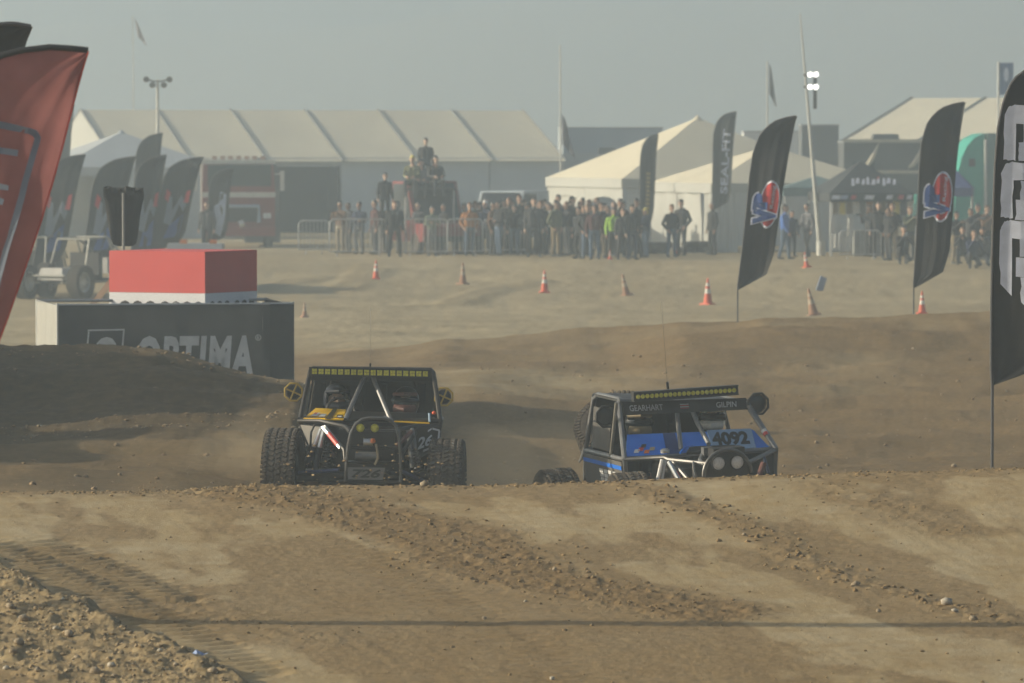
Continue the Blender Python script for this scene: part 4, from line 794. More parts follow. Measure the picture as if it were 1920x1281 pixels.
for x0, y0, y1 in ((1881, 196, 299), (1876, 303, 407), (1873, 412, 0)):
    dx = x0 - 1881; X1 = 1985
    px_print([(x0 + 8, y0 + 3), (x0 + 22, y0), (x0 + 22, y0 + 35), (x0, y0 + 20)], WCL); px_print([(x0 + 22, y0), (X1, y0 + 6), (X1, y0 + 38), (x0 + 22, y0 + 35)], WCL); px_print([(x0 + 36, y0 + 35), (X1, y0 + 38), (X1, y0 + 74), (x0 + 36, y0 + 70)], WCL)
    if y1: px_print([(x0, y0 + 20), (x0 + 22, y0 + 35), (x0 + 21, y1 + 2), (x0 - 2, y1)], WCL); px_print([(x0 + 27, y0 + 70), (X1, y0 + 74), (X1, y1 + 8), (x0 + 26, y1 + 3)], WCL)
    else: px_print([(x0, y0 + 20), (x0 + 22, y0 + 35), (x0 + 24, 553), (x0 + 1, 532)], WCL); px_print([(x0 + 30, y0 + 70), (X1, y0 + 74), (X1, y0 + 110), (x0 + 30, y0 + 106)], WCL); px_print([(x0 + 40, y0 + 106), (X1, y0 + 110), (X1, 640), (x0 + 40, 566)], WCL)
# big red flag, near left
Y = 35.0; k = Y / FPX; H = (905 - 92) * k; gx = at(-150, 600, Y).x; g0 = gz(gx, Y); pb = at(-150, 905, Y).z
def hx(px, py): return ((px + 150) * k / H, (905 - py) * k / H)
L_ = [hx(*q) for q in ((-150, 905), (-148, 700), (-142, 500), (-130, 350), (-110, 250), (-80, 180), (-45, 135), (0, 104), (40, 94), (90, 88), (135, 91), (160, 94))]; R_ = [hx(*q) for q in ((-146, 905), (-60, 760), (-20, 680), (10, 600), (45, 500), (72, 420), (93, 345), (110, 280), (122, 230), (138, 170), (150, 130), (161, 97))]
t, c, S = feather('large red feather flag with grey outlined print at the left edge', (gx, Y, g0), H, pb - g0, 0, 1.02, RED, wave=.07, seed=.8, Lp=L_, Rp=R_, yaw=.03, sleeve=(.020, mat('black_sleeve', (.025, .026, .028), .7)), hem=(.006, mat('bright_red_hem', (.62, .10, .07), .7, trans=.5)))
def inv_uv(px, py):
    tgt = hx(px, py); best = (9, 0, 0)
    for i in range(241):
        a, b_ = _curve(L_, i / 240), _curve(R_, i / 240); dx, dy = b_[0] - a[0], b_[1] - a[1]; q = max(0, min(1, ((tgt[0] - a[0]) * dx + (tgt[1] - a[1]) * dy) / (dx * dx + dy * dy + 1e-9)))
        e = math.hypot(a[0] + q * dx - tgt[0], a[1] + q * dy - tgt[1])
        if e < best[0]: best = (e, q, i / 240)
    return best[1:]
def strip(px0, px1, wpx):
    (x0, y0), (x1, y1) = px0, px1; L = math.hypot(x1 - x0, y1 - y0); nx, ny = -(y1 - y0) / L * wpx / 2, (x1 - x0) / L * wpx / 2; N = max(1, int(L / 25))
    b = MB(); vs = []
    for i in range(N + 1):
        x, y = x0 + (x1 - x0) * i / N, y0 + (y1 - y0) * i / N
        for s in (-1, 1): vs.append(S(*inv_uv(x + s * nx, y + s * ny), .008))
    b.add(vs, [(2 * i, 2 * i + 1, 2 * i + 3, 2 * i + 2) for i in range(N)]); return b.build('print_stroke', GRP, c)
for a_, b_, w_ in (((-90, 214), (52, 245), 12), ((50, 244), (63, 250), 12), ((62, 248), (67, 262), 12), ((67, 260), (24, 420), 12), ((24, 420), (-12, 545), 12), ((-12, 545), (-60, 680), 12), ((-60, 273), (31, 287), 12), ((-60, 338), (14, 352), 11), ((-40, 362), (6, 378), 12)): strip(a_, b_, w_)
Y = 37.5; k = Y / FPX; H = (905 - 45) * k; gx = at(-230, 600, Y).x; g0 = gz(gx, Y); pb = at(-230, 905, Y).z
L2 = [((q[0] + 230) * k / H, (905 - q[1]) * k / H) for q in ((-230, 905), (-228, 600), (-215, 350), (-190, 200), (-140, 110), (-70, 62), (0, 46), (30, 44), (62, 50))]; R2 = [((q[0] + 230) * k / H, (905 - q[1]) * k / H) for q in ((-226, 905), (-120, 700), (-80, 500), (-50, 350), (-10, 240), (20, 160), (42, 105), (52, 75), (63, 51))]
feather('black feather flag tip showing behind the large red flag', (gx, Y, g0), H, pb - g0, 0, 1.0, BLK, wave=.03, seed=.2, Lp=L2, Rp=R2)
# far flags: (base px, base py, Y, cloth bottom, cloth top, lean, wide, label, kind)
NFL = 'dark feather flags with an angular emblem'
far_flags = [(62, 556, 150, 505, 290, .10, 1.45, 'dark feather flag with angular emblem just right of the red flag', 'n'), (152, 556, 152, 500, 294, .12, 1.55, 'dark feather flag with angular emblem left of the black covered sign', 'n'), (245, 545, 158, 492, 291, .03, 1.25, 'dark feather flag with angular emblem right behind the black covered sign', 'n'),
             (286, 540, 156, 472, 295, .12, 1.70, 'dark feather flag with angular emblem above the red box', 'n'), (390, 478, 190, 458, 316, .0, 1.35, 'small dark feather flag with pale blue print in front of the fire truck', 'w'), (252, 478, 185, 440, 250, .0, 1.15, 'tall grey feather flag tip by the light mast', None),
             (1199, 470, 196, 430, 252, .0, .80, 'slim dark feather flag with gold marks left of the white tent door', 'g'), (1335, 478, 190, 395, 210, .0, 1.0, 'grey feather flag with white vertical lettering beside the white tent', 't'), (92, 470, 215, 400, 196, .0, .95, 'grey feather flag tip beside the white tent gable', None)]
for i, (px, py, Y, fb, ft, lean, wide, lab, kind) in enumerate(far_flags):
    k = Y / FPX; g = G(px, py, 115); Y = g.y if abs(g.y - Y) < 12 else Y; k = Y / FPX; P0 = at(px, py, Y); z0 = float(base_z(P0.x, Y)); pole = at(px, fb, Y).z - z0
    cl = mat('far_black_cloth', (.020, .021, .021), .85, 0, .1, 4) if kind != 't' else mat('grey_flag_cloth', (.07, .075, .075), .8, 0, .1, 4, trans=.2)
    t, c, S = feather(lab, (P0.x, Y, z0), (fb - ft) * k, pole, lean, wide, cl, wave=.09, seed=i * 1.7, pr=.022); S = by_height(S)
    if kind == 'n':
        flag_decal('emblem', poly2d((.20, .30), (.45, .28), (.62, .50), (.78, .42), (.84, .50), (.64, .60), (.42, .44), (.36, .58), (.22, .60)), S, GRP, c, .012); flag_decal('emblem_tip', poly2d((.13, .56), (.26, .52), (.30, .62), (.16, .66)), S, RDP, c, .014); flag_decal('emblem_tip', poly2d((.74, .52), (.90, .52), (.90, .66), (.78, .64)), S, RDP, c, .014)
        flag_decal('lower_print', poly2d((.30, .14), (.82, .16), (.80, .40), (.40, .28)), S, BLP, c, .010)
    elif kind == 'w': flag_decal('print', poly2d((.25, .16), (.72, .10), (.85, .40), (.85, .66), (.55, .70), (.50, .55), (.25, .50)), S, mat('pale_blue_print', (.36, .42, .55), .8), c, .012)
    elif kind == 'g':
        for q in range(11): flag_decal('gold_mark', poly2d((.38, .12 + q * .045), (.66, .12 + q * .045), (.66, .148 + q * .045), (.38, .150 + q * .045)), S, GOLD, c, .012)
    elif kind == 't': flag_decal('lettering', rot2d(fit2d(text2d('SEAL-FIT', 1, .03), .62, .115), 90, 0, 0)[0:2] and ([(.62 + x / .24, .50 + y) for x, y in rot2d(fit2d(text2d('SEAL-FIT', 1, .03), .66, .10), 90)[0]], text2d('SEAL-FIT', 1, .03)[1]), S, WCL, c, .012)
# ------------------------------------------------------------------ banner fence box, red box, cones, masts
MESHB = mat('black_banner_mesh', (.085, .09, .088), .85, 0, .2, 2.0, trans=.2); LETG = mat('grey_banner_print', (.66, .67, .66), .85); GALV = mat('galvanised_tube', (.42, .43, .43), .45, .5, .1)
Yb = 79.0; kb = Yb / FPX; oz = at(110, 573, Yb); z0 = oz.z - 1.65
BX = thing('banner_enclosure', 'black banner enclosure with grey OPTIMA lettering behind the dirt berm', 'banner', (oz.x, Yb, z0), (0, 0, math.radians(12.5)))
Wf = (537 - 110) * kb * 1.045; D_ = 2.3; Hb = 1.65
def wavy(b, A, B, h, amp, n=26, m=6, seed=0):
    A, B = Vector(A), Vector(B); d = (B - A); nn = Vector((d.y, -d.x, 0)).normalized(); vs = []
    for i in range(n + 1):
        for j in range(m + 1):
            u, v = i / n, j / m; vs.append(A + d * u + Vector((0, 0, v * h)) + nn * amp * (math.sin(u * 17 + v * 2 + seed) + .6 * math.sin(u * 31 - v * 3)) * (.3 + .7 * math.sin(math.pi * v)))
    b.add(vs, [(i * (m + 1) + j, (i + 1) * (m + 1) + j, (i + 1) * (m + 1) + j + 1, i * (m + 1) + j + 1) for i in range(n) for j in range(m)])
fr = part('front_banner', MESHB, BX, lambda b: wavy(b, (0, 0, 0), (Wf, 0, 0), Hb, .012), 'all')
part('right_banner', MESHB, BX, lambda b: wavy(b, (Wf, 0.02, 0), (Wf - .02, D_, 0), Hb, .015, seed=2), 'all'); part('left_banner', mat('white_banner', (.30, .30, .275), .8, 0, .06, 2), BX, lambda b: wavy(b, (-.02, D_, 0), (-.02, .02, 0), Hb, .012, seed=1), 'all')
part('frame', GALV, BX, lambda b: (b.tube([(-.01, .02, Hb), (Wf, .02, Hb), (Wf, D_, Hb), (-.01, D_, Hb)], .022, 8, closed=True), [b.cyl((x, y, -.2), (x, y, Hb + .03), .024, n=8) for x in (-.01, Wf * .5, Wf * .87, Wf) for y in (.03, D_)]))
part('corner_overlap', mat('black_mesh_panel', (.05, .055, .055), .85), BX, lambda b: b.quadp((Wf * .90, -.022, 0), (Wf + .01, -.022, 0), (Wf + .01, -.022, Hb), (Wf * .90, -.022, Hb), .006), False)
def bpx(px, py): return ((px - 110) * kb * 1.04, (573 - py) * kb + Hb)
fo = lambda x, y: Vector((x, -.030, y))
x0, _ = bpx(250, 0); x1, _ = bpx(465, 0); _, yt = bpx(0, 631); lh = (x1 - x0) * .36
vs, fs = fit2d(text2d('OPTIMA', 1, .045, .13, space=1.13), x1 - x0, lh); decal('lettering', ([(x + (x0 + x1) / 2, y + yt - lh / 2) for x, y in vs], fs), fo, LETG, fr)
vs, fs = fit2d(text2d('8', 1, .05, .15), .36, lh); decal('logo_figure', ([(x + bpx(192, 0)[0], y + yt - .01 - lh / 2) for x, y in vs], fs), fo, LETG, fr)
for a_, c_ in (((158, 685), (164, 622)), ((162, 620), (229, 619)), ((228, 619), (222, 690))):
    (xa, ya), (xb, yb) = bpx(*a_), bpx(*c_); dd = Vector((xb - xa, yb - ya)).normalized() * .012; decal('logo_frame', poly2d((xa - dd.y, ya + dd.x), (xa + dd.y, ya - dd.x), (xb + dd.y, yb - dd.x), (xb - dd.y, yb + dd.x)), fo, LETG, fr)
rx, ry = bpx(474, 636); decal('registered_mark', ([(rx + .045 * math.cos(a) * q, ry + .045 * math.sin(a) * q) for q in (1, .75) for a in [i * .5236 for i in range(12)]], [(i, (i + 1) % 12, 12 + (i + 1) % 12, 12 + i) for i in range(12)]), fo, LETG, fr); vs, fs = fit2d(text2d('R', 1, .02), .035, .045); decal('registered_mark', ([(x + rx, y + ry) for x, y in vs], fs), fo, LETG, fr)
# red and white box standing inside
Yr = 81.0; kr = Yr / FPX; c0 = at(386, 472, Yr); rb = thing('red_cube_sign', 'red box sign with a white lettered band standing inside the black banner enclosure', 'sign', (c0.x, Yr - .25, z0), (0, 0, math.radians(-27)))
ht = at(386, 472, Yr - .25).z - z0; sx, sy = 186 * kr / math.cos(math.radians(27)), 89 * kr / math.sin(math.radians(27)); rh = .62
bands = [('red_panel', mat('red_vinyl', (.56, .075, .07), .6, 0, .04, 2), ht - .62, ht), ('white_band', mat('white_vinyl_band', (.66, .67, .70), .6, 0, .04, 2), 0, ht - .623)]
for nm, m_, a, b_ in bands: part(nm, m_, rb, lambda b: b.box((-sx / 2, sy / 2, (a + b_) / 2), (sx, sy, b_ - a)), False)
INK = mat('black_ink', (.02, .02, .022), .7)
for body, xc, wd in (('OOO', -sx * .71, .50), ('OOOO', -sx * .25, .58)): vs, fs = fit2d(text2d(body, 1, .05, .2), wd * sx * .8, .28); decal('lettering', (vs, fs), lambda x, y: Vector((xc + x, -.006, ht - .62 - .12 - .14 + y)), INK, rb)
vs, fs = fit2d(text2d('OOO OOO', 1, .05, .2), sy * .9, .28); decal('lettering', (vs, fs), lambda x, y: Vector((.006, sy / 2 + x, ht - .62 - .12 - .14 + y)), INK, rb)
pk = thing('leaning_plank', 'pale wooden plank leaning beside the red box sign', 'plank', at(165, 575, 83)); part('board', mat('pale_timber', (.42, .36, .26), .8, 0, .2, 3), pk, lambda b: b.box((.13, 0, .1), (.09, .03, 1.2), (0, math.radians(38), 0)), False)
# covered sign on a post
Ys = 86.0; ps = at(232, 470, Ys); gs = float(base_z(ps.x, Ys)); cs = thing('covered_sign', 'black fabric-covered sign on a thin post above the red box', 'sign', (ps.x, Ys, gs))
part('post', mat('grey_post', (.22, .22, .21), .6), cs, lambda b: b.cyl((0, -.05, 0), (0, -.05, at(232, 362, Ys).z - gs), .022, n=8))
def cover(b):
    k = Ys / FPX; prof = [(355, -31, 32), (352, -38, 36), (368, -38, 38), (385, -34, 34), (405, -32, 30), (425, -29, 28), (445, -25, 25), (458, -20, 22), (462, -12, 14)]; vs = []
    for py, l, r_ in prof:
        z = at(232, py, Ys).z - gs; xs = [l + (r_ - l) * j / 10 for j in range(11)]
        for j, x in enumerate(xs): vs.append((x * k, .05 * math.sin(j * 1.9 + py * .05) * .5 + .01, z + (.03 * math.sin(j * 1.3) if py < 356 else 0)))
        for j, x in enumerate(reversed(xs)): vs.append((x * k, .13 + .04 * math.sin(j * 1.4 + py * .03), z))
    n = 22; b.add(vs, [(i * n + j, i * n + (j + 1) % n, (i + 1) * n + (j + 1) % n, (i + 1) * n + j) for i in range(len(prof) - 1) for j in range(n)] + [tuple(range(n))])
part('fabric_cover', mat('black_cover', (.025, .025, .024), .9, 0, .2, 5), cs, cover, 'all')
# traffic cones
CONE = mat('cone_orange', (.62, .09, .035), .6, 0, .1, 5, dust=.1); CONEW = mat('cone_reflective_band', (.62, .60, .56), .6); CDIRTY = mat('dusty_cone', (.34, .15, .08), .8, 0, .2, 6, dust=.6)
def cone_parts(t, H, dirty=False):
    m_ = CDIRTY if dirty else CONE; r0, r1 = .17 * H, .035 * H
    part('base', m_, t, lambda b: b.box((0, 0, .025), (.46 * H, .46 * H, .045), taper=.94), False); R = lambda z: r0 + (r1 - r0) * z / H
    part('body', m_, t, lambda b: b.lathe([(R(0), .04), (R(H), H), (.02 * H, H), (.001, H - .01)], 18)); W_ = CDIRTY if dirty else CONEW
    for a_, c_ in ((.42, .60), (.70, .82)): part('reflective_band', mat('dusty_band', (.42, .36, .27), .8) if dirty else W_, t, lambda b: b.lathe([(R(a_ * H) + .004, a_ * H), (R(c_ * H) + .004, c_ * H)], 18))
cones = [(705, 525, 490, 0, 'traffic cone on the bank, leftmost of the upright row', 0), (868, 535, 495, 1, 'dusty brown traffic cone second from the left on the bank', 0), (1021, 550, 508, 0, 'orange traffic cone with white band standing third in the bank row', 0), (1175, 555, 514, 1, 'tilted traffic cone between two upright ones on the bank', 14),
         (1327, 571, 522, 0, 'orange traffic cone left of the nearer black logo flag', 0), (1526, 591, 540, 1, 'dusty leaning cone between the two logo flags', 12), (1729, 590, 548, 0, 'orange traffic cone at the foot of the right logo flag', 0), (571, 596, 568, 1, 'small dusty cone right of the black banner enclosure', 0),
         (1144, 488, 470, 0, 'small orange cone in front of the crowd by the white tents', 0), (1513, 503, 474, 0, 'stubby orange cone on the pad edge between the flags', 10), (1412, 478, 458, 0, 'small red-orange cone at the feet of the pair by the tent', 0)]
cones[-1] = (1268, 478, 458, 0, 'small red-orange cone at the feet of the pair by the white tent', 0)
for px, py, top, dirty, lab, tilt in cones:
    g = G(px, py, 112); H = (py - top) * g.y / FPX * 1.02; t = thing('traffic_cone', lab, 'cone', (g.x, g.y, gz(g.x, g.y) + .0), (0, math.radians(-tilt), rnd.uniform(0, 1)), 'traffic cones marking the course'); cone_parts(t, H, bool(dirty))
g = G(1540, 545, 112); t = thing('ground_marker', 'small grey-blue marker panel lying tilted near the leaning cone', 'marker', g, (0, 0, .3)); part('panel', mat('grey_blue_panel', (.20, .24, .34), .7), t, lambda b: b.box((0, 0, .18), (.22, .04, .45), (0, .35, 0)), False)
# masts
def floods(t, c, rows, lit):
    for dx, dz in rows:
        q = Vector(c) + Vector((dx, -.08, dz)); o = part('flood_light', mat('flood_housing', (.12, .12, .12), .5), t, lambda b: b.lathe([(.001, -.16), (.06, -.15), (.105, 0), (.115, .02)], 14, Matrix.Translation(q) @ Matrix.Rotation(math.pi / 2 + .35, 4, 'X')))
        b = MB(); b.lathe([(.10, .0), (.06, .008), (.001, .01)], 14, Matrix.Translation(q) @ Matrix.Rotation(math.pi / 2 + .35, 4, 'X')); b.build('flood_lens', lit, o, True)
POLE = mat('pale_pole', (.50, .50, .47), .5, .2); OFFL = mat('unlit_lens', (.10, .10, .10), .3); LIT = mat('lit_lamp', (.9, .9, .85), .3, emit=(1, .98, .92, 2.2))
Ym = 198; pm_ = at(297, 470, Ym); g0 = float(base_z(pm_.x, Ym)); t = thing('light_mast', 'pale lighting mast with four dark floodlights behind the feather flags', 'light mast', (pm_.x, Ym, g0)); hm_ = at(297, 150, Ym).z - g0
part('mast', POLE, t, lambda b: b.tube([(0, 0, 0), (-.02, 0, hm_)], .085, 10, r2=.05)); part('crossbar', mat('dark_metal', (.06, .06, .06), .5, .4), t, lambda b: (b.tube([(-.42, 0, hm_ + .02), (-.15, 0, hm_ - .05), (.12, 0, hm_ - .05), (.42, 0, hm_ + .02)], .03, 6))); floods(t, (0, 0, hm_), ((-.42, .02), (-.20, -.18), (.22, -.18), (.42, .02)), OFFL)
Ym = 188.5; pm_ = at(1539, 430, Ym); g0 = float(base_z(pm_.x, Ym)); t = thing('light_mast', 'slightly leaning pale mast with two pairs of lit lamps near the canopies', 'light mast', (pm_.x, Ym, g0)); top = at(1500, 25, Ym); k = Ym / FPX
part('mast', POLE, t, lambda b: (b.tube([(0, 0, 0), (top.x - pm_.x, 0, top.z - g0)], .10, 10, r2=.02), b.cyl((0, 0, 0), (0, 0, .5), .16, n=10)))
cz = at(1523, 153, Ym); part('crossbar', mat('dark_metal', (0, 0, 0)), t, lambda b: [b.box((cz.x - pm_.x - .05, 0, at(1523, q, Ym).z - g0), (.5, .08, .08)) for q in (141, 163)] + [b.box((cz.x - pm_.x + .1, .06, cz.z - g0 - .3), (.12, .05, 1.3))]); floods(t, (cz.x - pm_.x, 0, cz.z - g0), tuple((dx, dz) for dx in (-.08, .12) for dz in (.24, -.19)), LIT)
FLAGM = [(252, 470, 30, 255, 'thin faint flagpole with a drooping pale flag above the big tent', (-.0), (268, 72), 'faded_flag', (.30, .26, .26)), (1052, 465, 85, 228, 'white flagpole with a furled dark flag beside the big tent', 0, None, 'furled_flag', (.09, .08, .10)), (1440, 460, 115, 232, 'flagpole with a drooping dark striped flag behind the logo flag', 0, (1452, 195), 'drooping_flag', (.10, .10, .11))]
for px, py, top, Y, lab, _, tip, nm, col in FLAGM:
    P0 = at(px, py, Y); g0 = float(base_z(P0.x, Y)); t = thing('flagpole', lab, 'flagpole', (P0.x, Y, g0)); hz_ = at(px, top, Y).z - g0; part('pole', POLE, t, lambda b: b.tube([(0, 0, 0), (-.05, 0, hz_)], .045 if px != 252 else .03, 8, r2=.03 if px != 252 else .018)); k = Y / FPX
    def cloth(b):
        a = (top + 4, 40) if nm != 'furled_flag' else (215, 75); z1 = at(px, a[0], Y).z - g0; n = 14; vs = []; L = (75 if nm == 'drooping_flag' else 45 if nm == 'faded_flag' else 72) * k; W = (14 if nm == 'drooping_flag' else 18 if nm == 'faded_flag' else 24) * k
        for i in range(n + 1):
            v = i / n
            for j in range(7):
                u = j / 6; x = .04 + u * W * (.25 + .75 * v) + (.3 * W * v if nm == 'faded_flag' else 0); vs.append((x, .10 * math.sin(u * 9 + v * 3), z1 - v * L * (.75 + .25 * u) - u * .2))
        b.add(vs, [(i * 7 + j, i * 7 + j + 1, (i + 1) * 7 + j + 1, (i + 1) * 7 + j) for i in range(n) for j in range(6)])
    part('flag_cloth', mat(nm, col, .8, trans=.2), t, cloth, 'all')
Y = 225; P0 = at(1871, 460, Y); g0 = float(base_z(P0.x, Y)); t = thing('hanging_banner', 'blue vertical banner with a pale emblem on a pole above the right tent', 'banner', (P0.x, Y, g0)); part('pole', POLE, t, lambda b: b.cyl((0, 0, 0), (0, 0, at(1871, 116, Y).z - g0), .05, n=8))
part('banner_cloth', mat('blue_banner', (.08, .14, .30), .8), t, lambda b: wavy(b, (.05, 0, at(1871, 178, Y).z - g0), (.62, 0, at(1871, 178, Y).z - g0), 60 * Y / FPX, .03, 10, 6), 'all'); decal('emblem', ell2d(.32, at(1871, 140, Y).z - g0, .10, .30, 14), lambda x, y: Vector((x, -.08, y)), WCL, t)
# unseen mast added off left to cast the shadow line on the near slope
gm = gz(-6.6, 42.4); t = thing('shadow_mast', 'plain grey mast added out of view at left to cast the thin shadow line', 'mast', (-6.6, 42.4, gm)); part('mast', GALV, t, lambda b: b.tube([(0, 0, -.3), (0, 0, 7.5)], .135, 14, r2=.12)); part('mast_foot', GALV, t, lambda b: b.box((0, 0, .05), (.5, .5, .1)), False)
# ------------------------------------------------------------------ tents, trucks, trailers
TW = mat('white_tent_vinyl', (.47, .475, .44), .7, 0, .05, .6, trans=.12); TR = mat('cream_tent_roof', (.72, .66, .50), .7, 0, .05, .5, trans=.10); TG = mat('shaded_tent_vinyl', (.40, .43, .45), .75, 0, .06, .6); DARK = mat('interior_shade', (.02, .02, .02), .9)  # TG is white vinyl with its shade put into the colour
ROT = math.radians(17.5)
def gpoint(px, py, Y): p = at(px, py, Y); return Vector((p.x, Y, float(base_z(p.x, Y))))
def sag(b, A, B, C_, D2, amp=.03, n=8):
    A, B, C_, D2 = map(Vector, (A, B, C_, D2)); nn = (B - A).cross(D2 - A).normalized(); vs = []
    for i in range(n + 1):
        for j in range(n + 1):
            u, v = j / n, i / n; vs.append(A.lerp(B, u).lerp(D2.lerp(C_, u), v) - nn * amp * (math.sin(math.pi * u) * math.sin(math.pi * v) + .18 * math.sin(9 * u + 3 * v) * math.sin(math.pi * v)))
    b.add(vs, [(i * (n + 1) + j, i * (n + 1) + j + 1, (i + 1) * (n + 1) + j + 1, (i + 1) * (n + 1) + j) for i in range(n) for j in range(n)])
def big_tent(label, px_left, Y, L, D_, eave, ridge, sections, door=None, rot=ROT, roof=TR, wall=None, name='marquee_tent'):
    wall = wall or mat('shaded_tent_wall', (.52, .57, .61), .75, 0, .05, .4); g = gpoint(px_left, 440, Y); t = thing(name, label, 'tent', g, (0, 0, rot))  # blue-grey wall colour carries the shade of the long side
    xs = [L * i / sections for i in range(sections + 1)]
    for i in range(sections):
        a, c_ = xs[i] + .02, xs[i + 1] - .02; part('roof_panel', roof, t, lambda b: sag(b, (a, -.35, eave - .15), (c_, -.35, eave - .15), (c_, D_ / 2, ridge), (a, D_ / 2, ridge)), 'all'); part('roof_panel', roof, t, lambda b: b.quadp((c_, D_ + .3, eave - .1), (a, D_ + .3, eave - .1), (a, D_ / 2, ridge), (c_, D_ / 2, ridge), .05), False)
        if door and door[0] < (a + c_) / 2 < door[1]:
            part('wall_panel', wall, t, lambda b: b.box(((a + c_) / 2, 0, (eave + door[2]) / 2), (c_ - a, .04, eave - door[2])), False)
        else: part('wall_panel', wall, t, lambda b: wavy(b, (a, 0, 0), (c_, 0, 0), eave, .02, 8, 3, seed=i), 'all')
    part('back_wall', wall, t, lambda b: b.box((L / 2, D_, eave / 2), (L, .04, eave)), False)
    for x in (0, L): part('gable', TW, t, lambda b: b.prism([(0, 0), (D_, 0), (D_, eave), (D_ / 2, ridge - .05), (0, eave)], lambda a, c_, d: Vector((x + d, a, c_)), -.02, .02), False)
    for i, x in enumerate(xs): part('roof_beam', mat('grey_beam', (.16, .165, .16), .6), t, lambda b: b.tube([(x, -.38, eave - .13), (x, D_ / 2, ridge + .04), (x, D_ + .3, eave - .05)], .04, 6))
    if door: part('door_shade', DARK, t, lambda b: (b.box(((door[0] + door[1]) / 2, 1.6, door[2] / 2), (door[1] - door[0], .05, door[2])), b.box((door[0] + .02, .8, door[2] / 2), (.03, 1.6, door[2])), b.box((door[1] - .02, .8, door[2] / 2), (.03, 1.6, door[2])), b.box(((door[0] + door[1]) / 2, .8, door[2]), (door[1] - door[0], 1.6, .04))), False)  # dark sheets added inside the doorway to stand for its shade
    return t
g0 = float(base_z(at(222, 440, 236).x, 236)); big_tent('long cream-roofed marquee with shade-grey walls spanning behind the crowd', 210, 236, 20.6, 12.0, at(600, 296, 240).z - g0, at(600, 207, 246).z - g0, 6, (6.9, 10.2, 2.9))
g0 = float(base_z(at(1560, 440, 262).x, 262)); big_tent('cream-roofed marquee at right behind the trailers', 1572, 262, 16, 16.0, at(1650, 266, 262).z - g0, at(1750, 184, 268).z - g0, 4, rot=math.radians(-30))
def hip_tent(label, px, Y, side, eave, apex, arch=False, curtains=None, shade_grey=False):
    """px: picture column of the near corner; walls turned like the marquee"""
    g = gpoint(px, 470, Y); t = thing('frame_tent', label, 'tent', g, (0, 0, ROT)); R_ = TG if shade_grey else TR; W_ = TG if shade_grey else TW; c0 = (side / 2, side / 2)
    cor = [(0, 0), (side, 0), (side, side), (0, side)]
    for i in range(4):
        a, c_ = cor[i], cor[(i + 1) % 4]; part('roof_panel', R_, t, lambda b: b.add([(*a, eave), (*c_, eave), (c0[0], c0[1], apex), (*a, eave - .06), (*c_, eave - .06), (c0[0], c0[1], apex - .06)], [(0, 1, 2), (5, 4, 3), (0, 3, 4, 1), (1, 4, 5, 2), (2, 5, 3, 0)]), False)
        ox = [(0, -.03), (.03, 0), (0, .03), (-.03, 0)][i]; part('valance', W_, t, lambda b: wavy(b, (a[0] + ox[0], a[1] + ox[1], eave - .34), (c_[0] + ox[0], c_[1] + ox[1], eave - .34), .36, .012, 16, 2), 'all')
        part('leg', GALV, t, lambda b: b.cyl((a[0] + (.05 if a[0] < 1 else -.05), a[1] + (.05 if a[1] < 1 else -.05), 0), (a[0] + (.05 if a[0] < 1 else -.05), a[1] + (.05 if a[1] < 1 else -.05), eave - .02), .035, n=8), True)
    part('peak_cap', R_, t, lambda b: b.lathe([(.25, apex - .12), (.08, apex + .05), (.001, apex + .12)], 12, Matrix.Translation((c0[0], c0[1], 0))))
    H = eave - .30
    if curtains:
        for (side_i, u0, u1) in curtains:
            a, c_ = Vector((*cor[side_i], 0)), Vector((*cor[(side_i + 1) % 4], 0)); d = c_ - a; n_ = Vector((d.y, -d.x, 0)).normalized() * -.06
            part('wall_curtain', W_ if side_i == 3 else (TG if shade_grey else mat('tent_side_vinyl', (.55, .56, .54), .75, 0, .05, .6)), t, lambda b: wavy(b, a + d * u0 + n_, a + d * u1 + n_, H, .05, 24, 4, seed=u0 * 9), 'all')
    if arch:
        a, c_ = Vector((0, side, 0)), Vector((0, 0, 0)); 
        for k in range(2):
            s0, s1 = side * (1 - .5 * k) - .02, side * (.5 - .5 * k) + .02; r = (s0 - s1) / 2; n_ = 10
            def aw(b):
                w_ = r * .68; pts = [(s0, 0), (s0, H), (s1, H), (s1, 0), ((s0 + s1) / 2 - w_, 0)] + [((s0 + s1) / 2 - w_ * math.cos(math.pi * q / n_), H * .70 + .30 * math.sin(math.pi * q / n_)) for q in range(n_ + 1)] + [((s0 + s1) / 2 + w_, 0)]
                b.prism(pts, lambda p, q, d: Vector((.05 + d, p, q)), 0, .03)
            part('arched_wall', TW, t, aw, False)
            if k == 0: part('arch_curtain', TW, t, lambda b: wavy(b, (.14, s0, 0), (.14, s1, 0), H * .95, .03), 'all')
        part('inner_shade', DARK, t, lambda b: b.box((side * .5, side * .4, H / 2), (.05, side * .7, H)), False)  # dark sheet added behind the arches as the shade inside
    return t
hip_tent('large white hip-roofed tent with arched openings behind the crowd', 1166, 205, 9.3, 2.55, 4.88, True, [(0, .02, .98)])
hip_tent('smaller white hip-roofed tent with hanging curtains behind the standing pair', 1334, 194, 6.9, 2.45, 3.80, False, [(3, .02, .80), (3, .86, .99), (0, .03, .15), (0, .42, .99)])
hip_tent('white tent coloured grey as if shaded at far left behind the feather flags', 108, 222, 7.0, at(150, 320, 222).z, at(190, 262, 226).z + .2, False, [(0, .30, .98), (2, .02, .98), (1, .02, .98)], True)
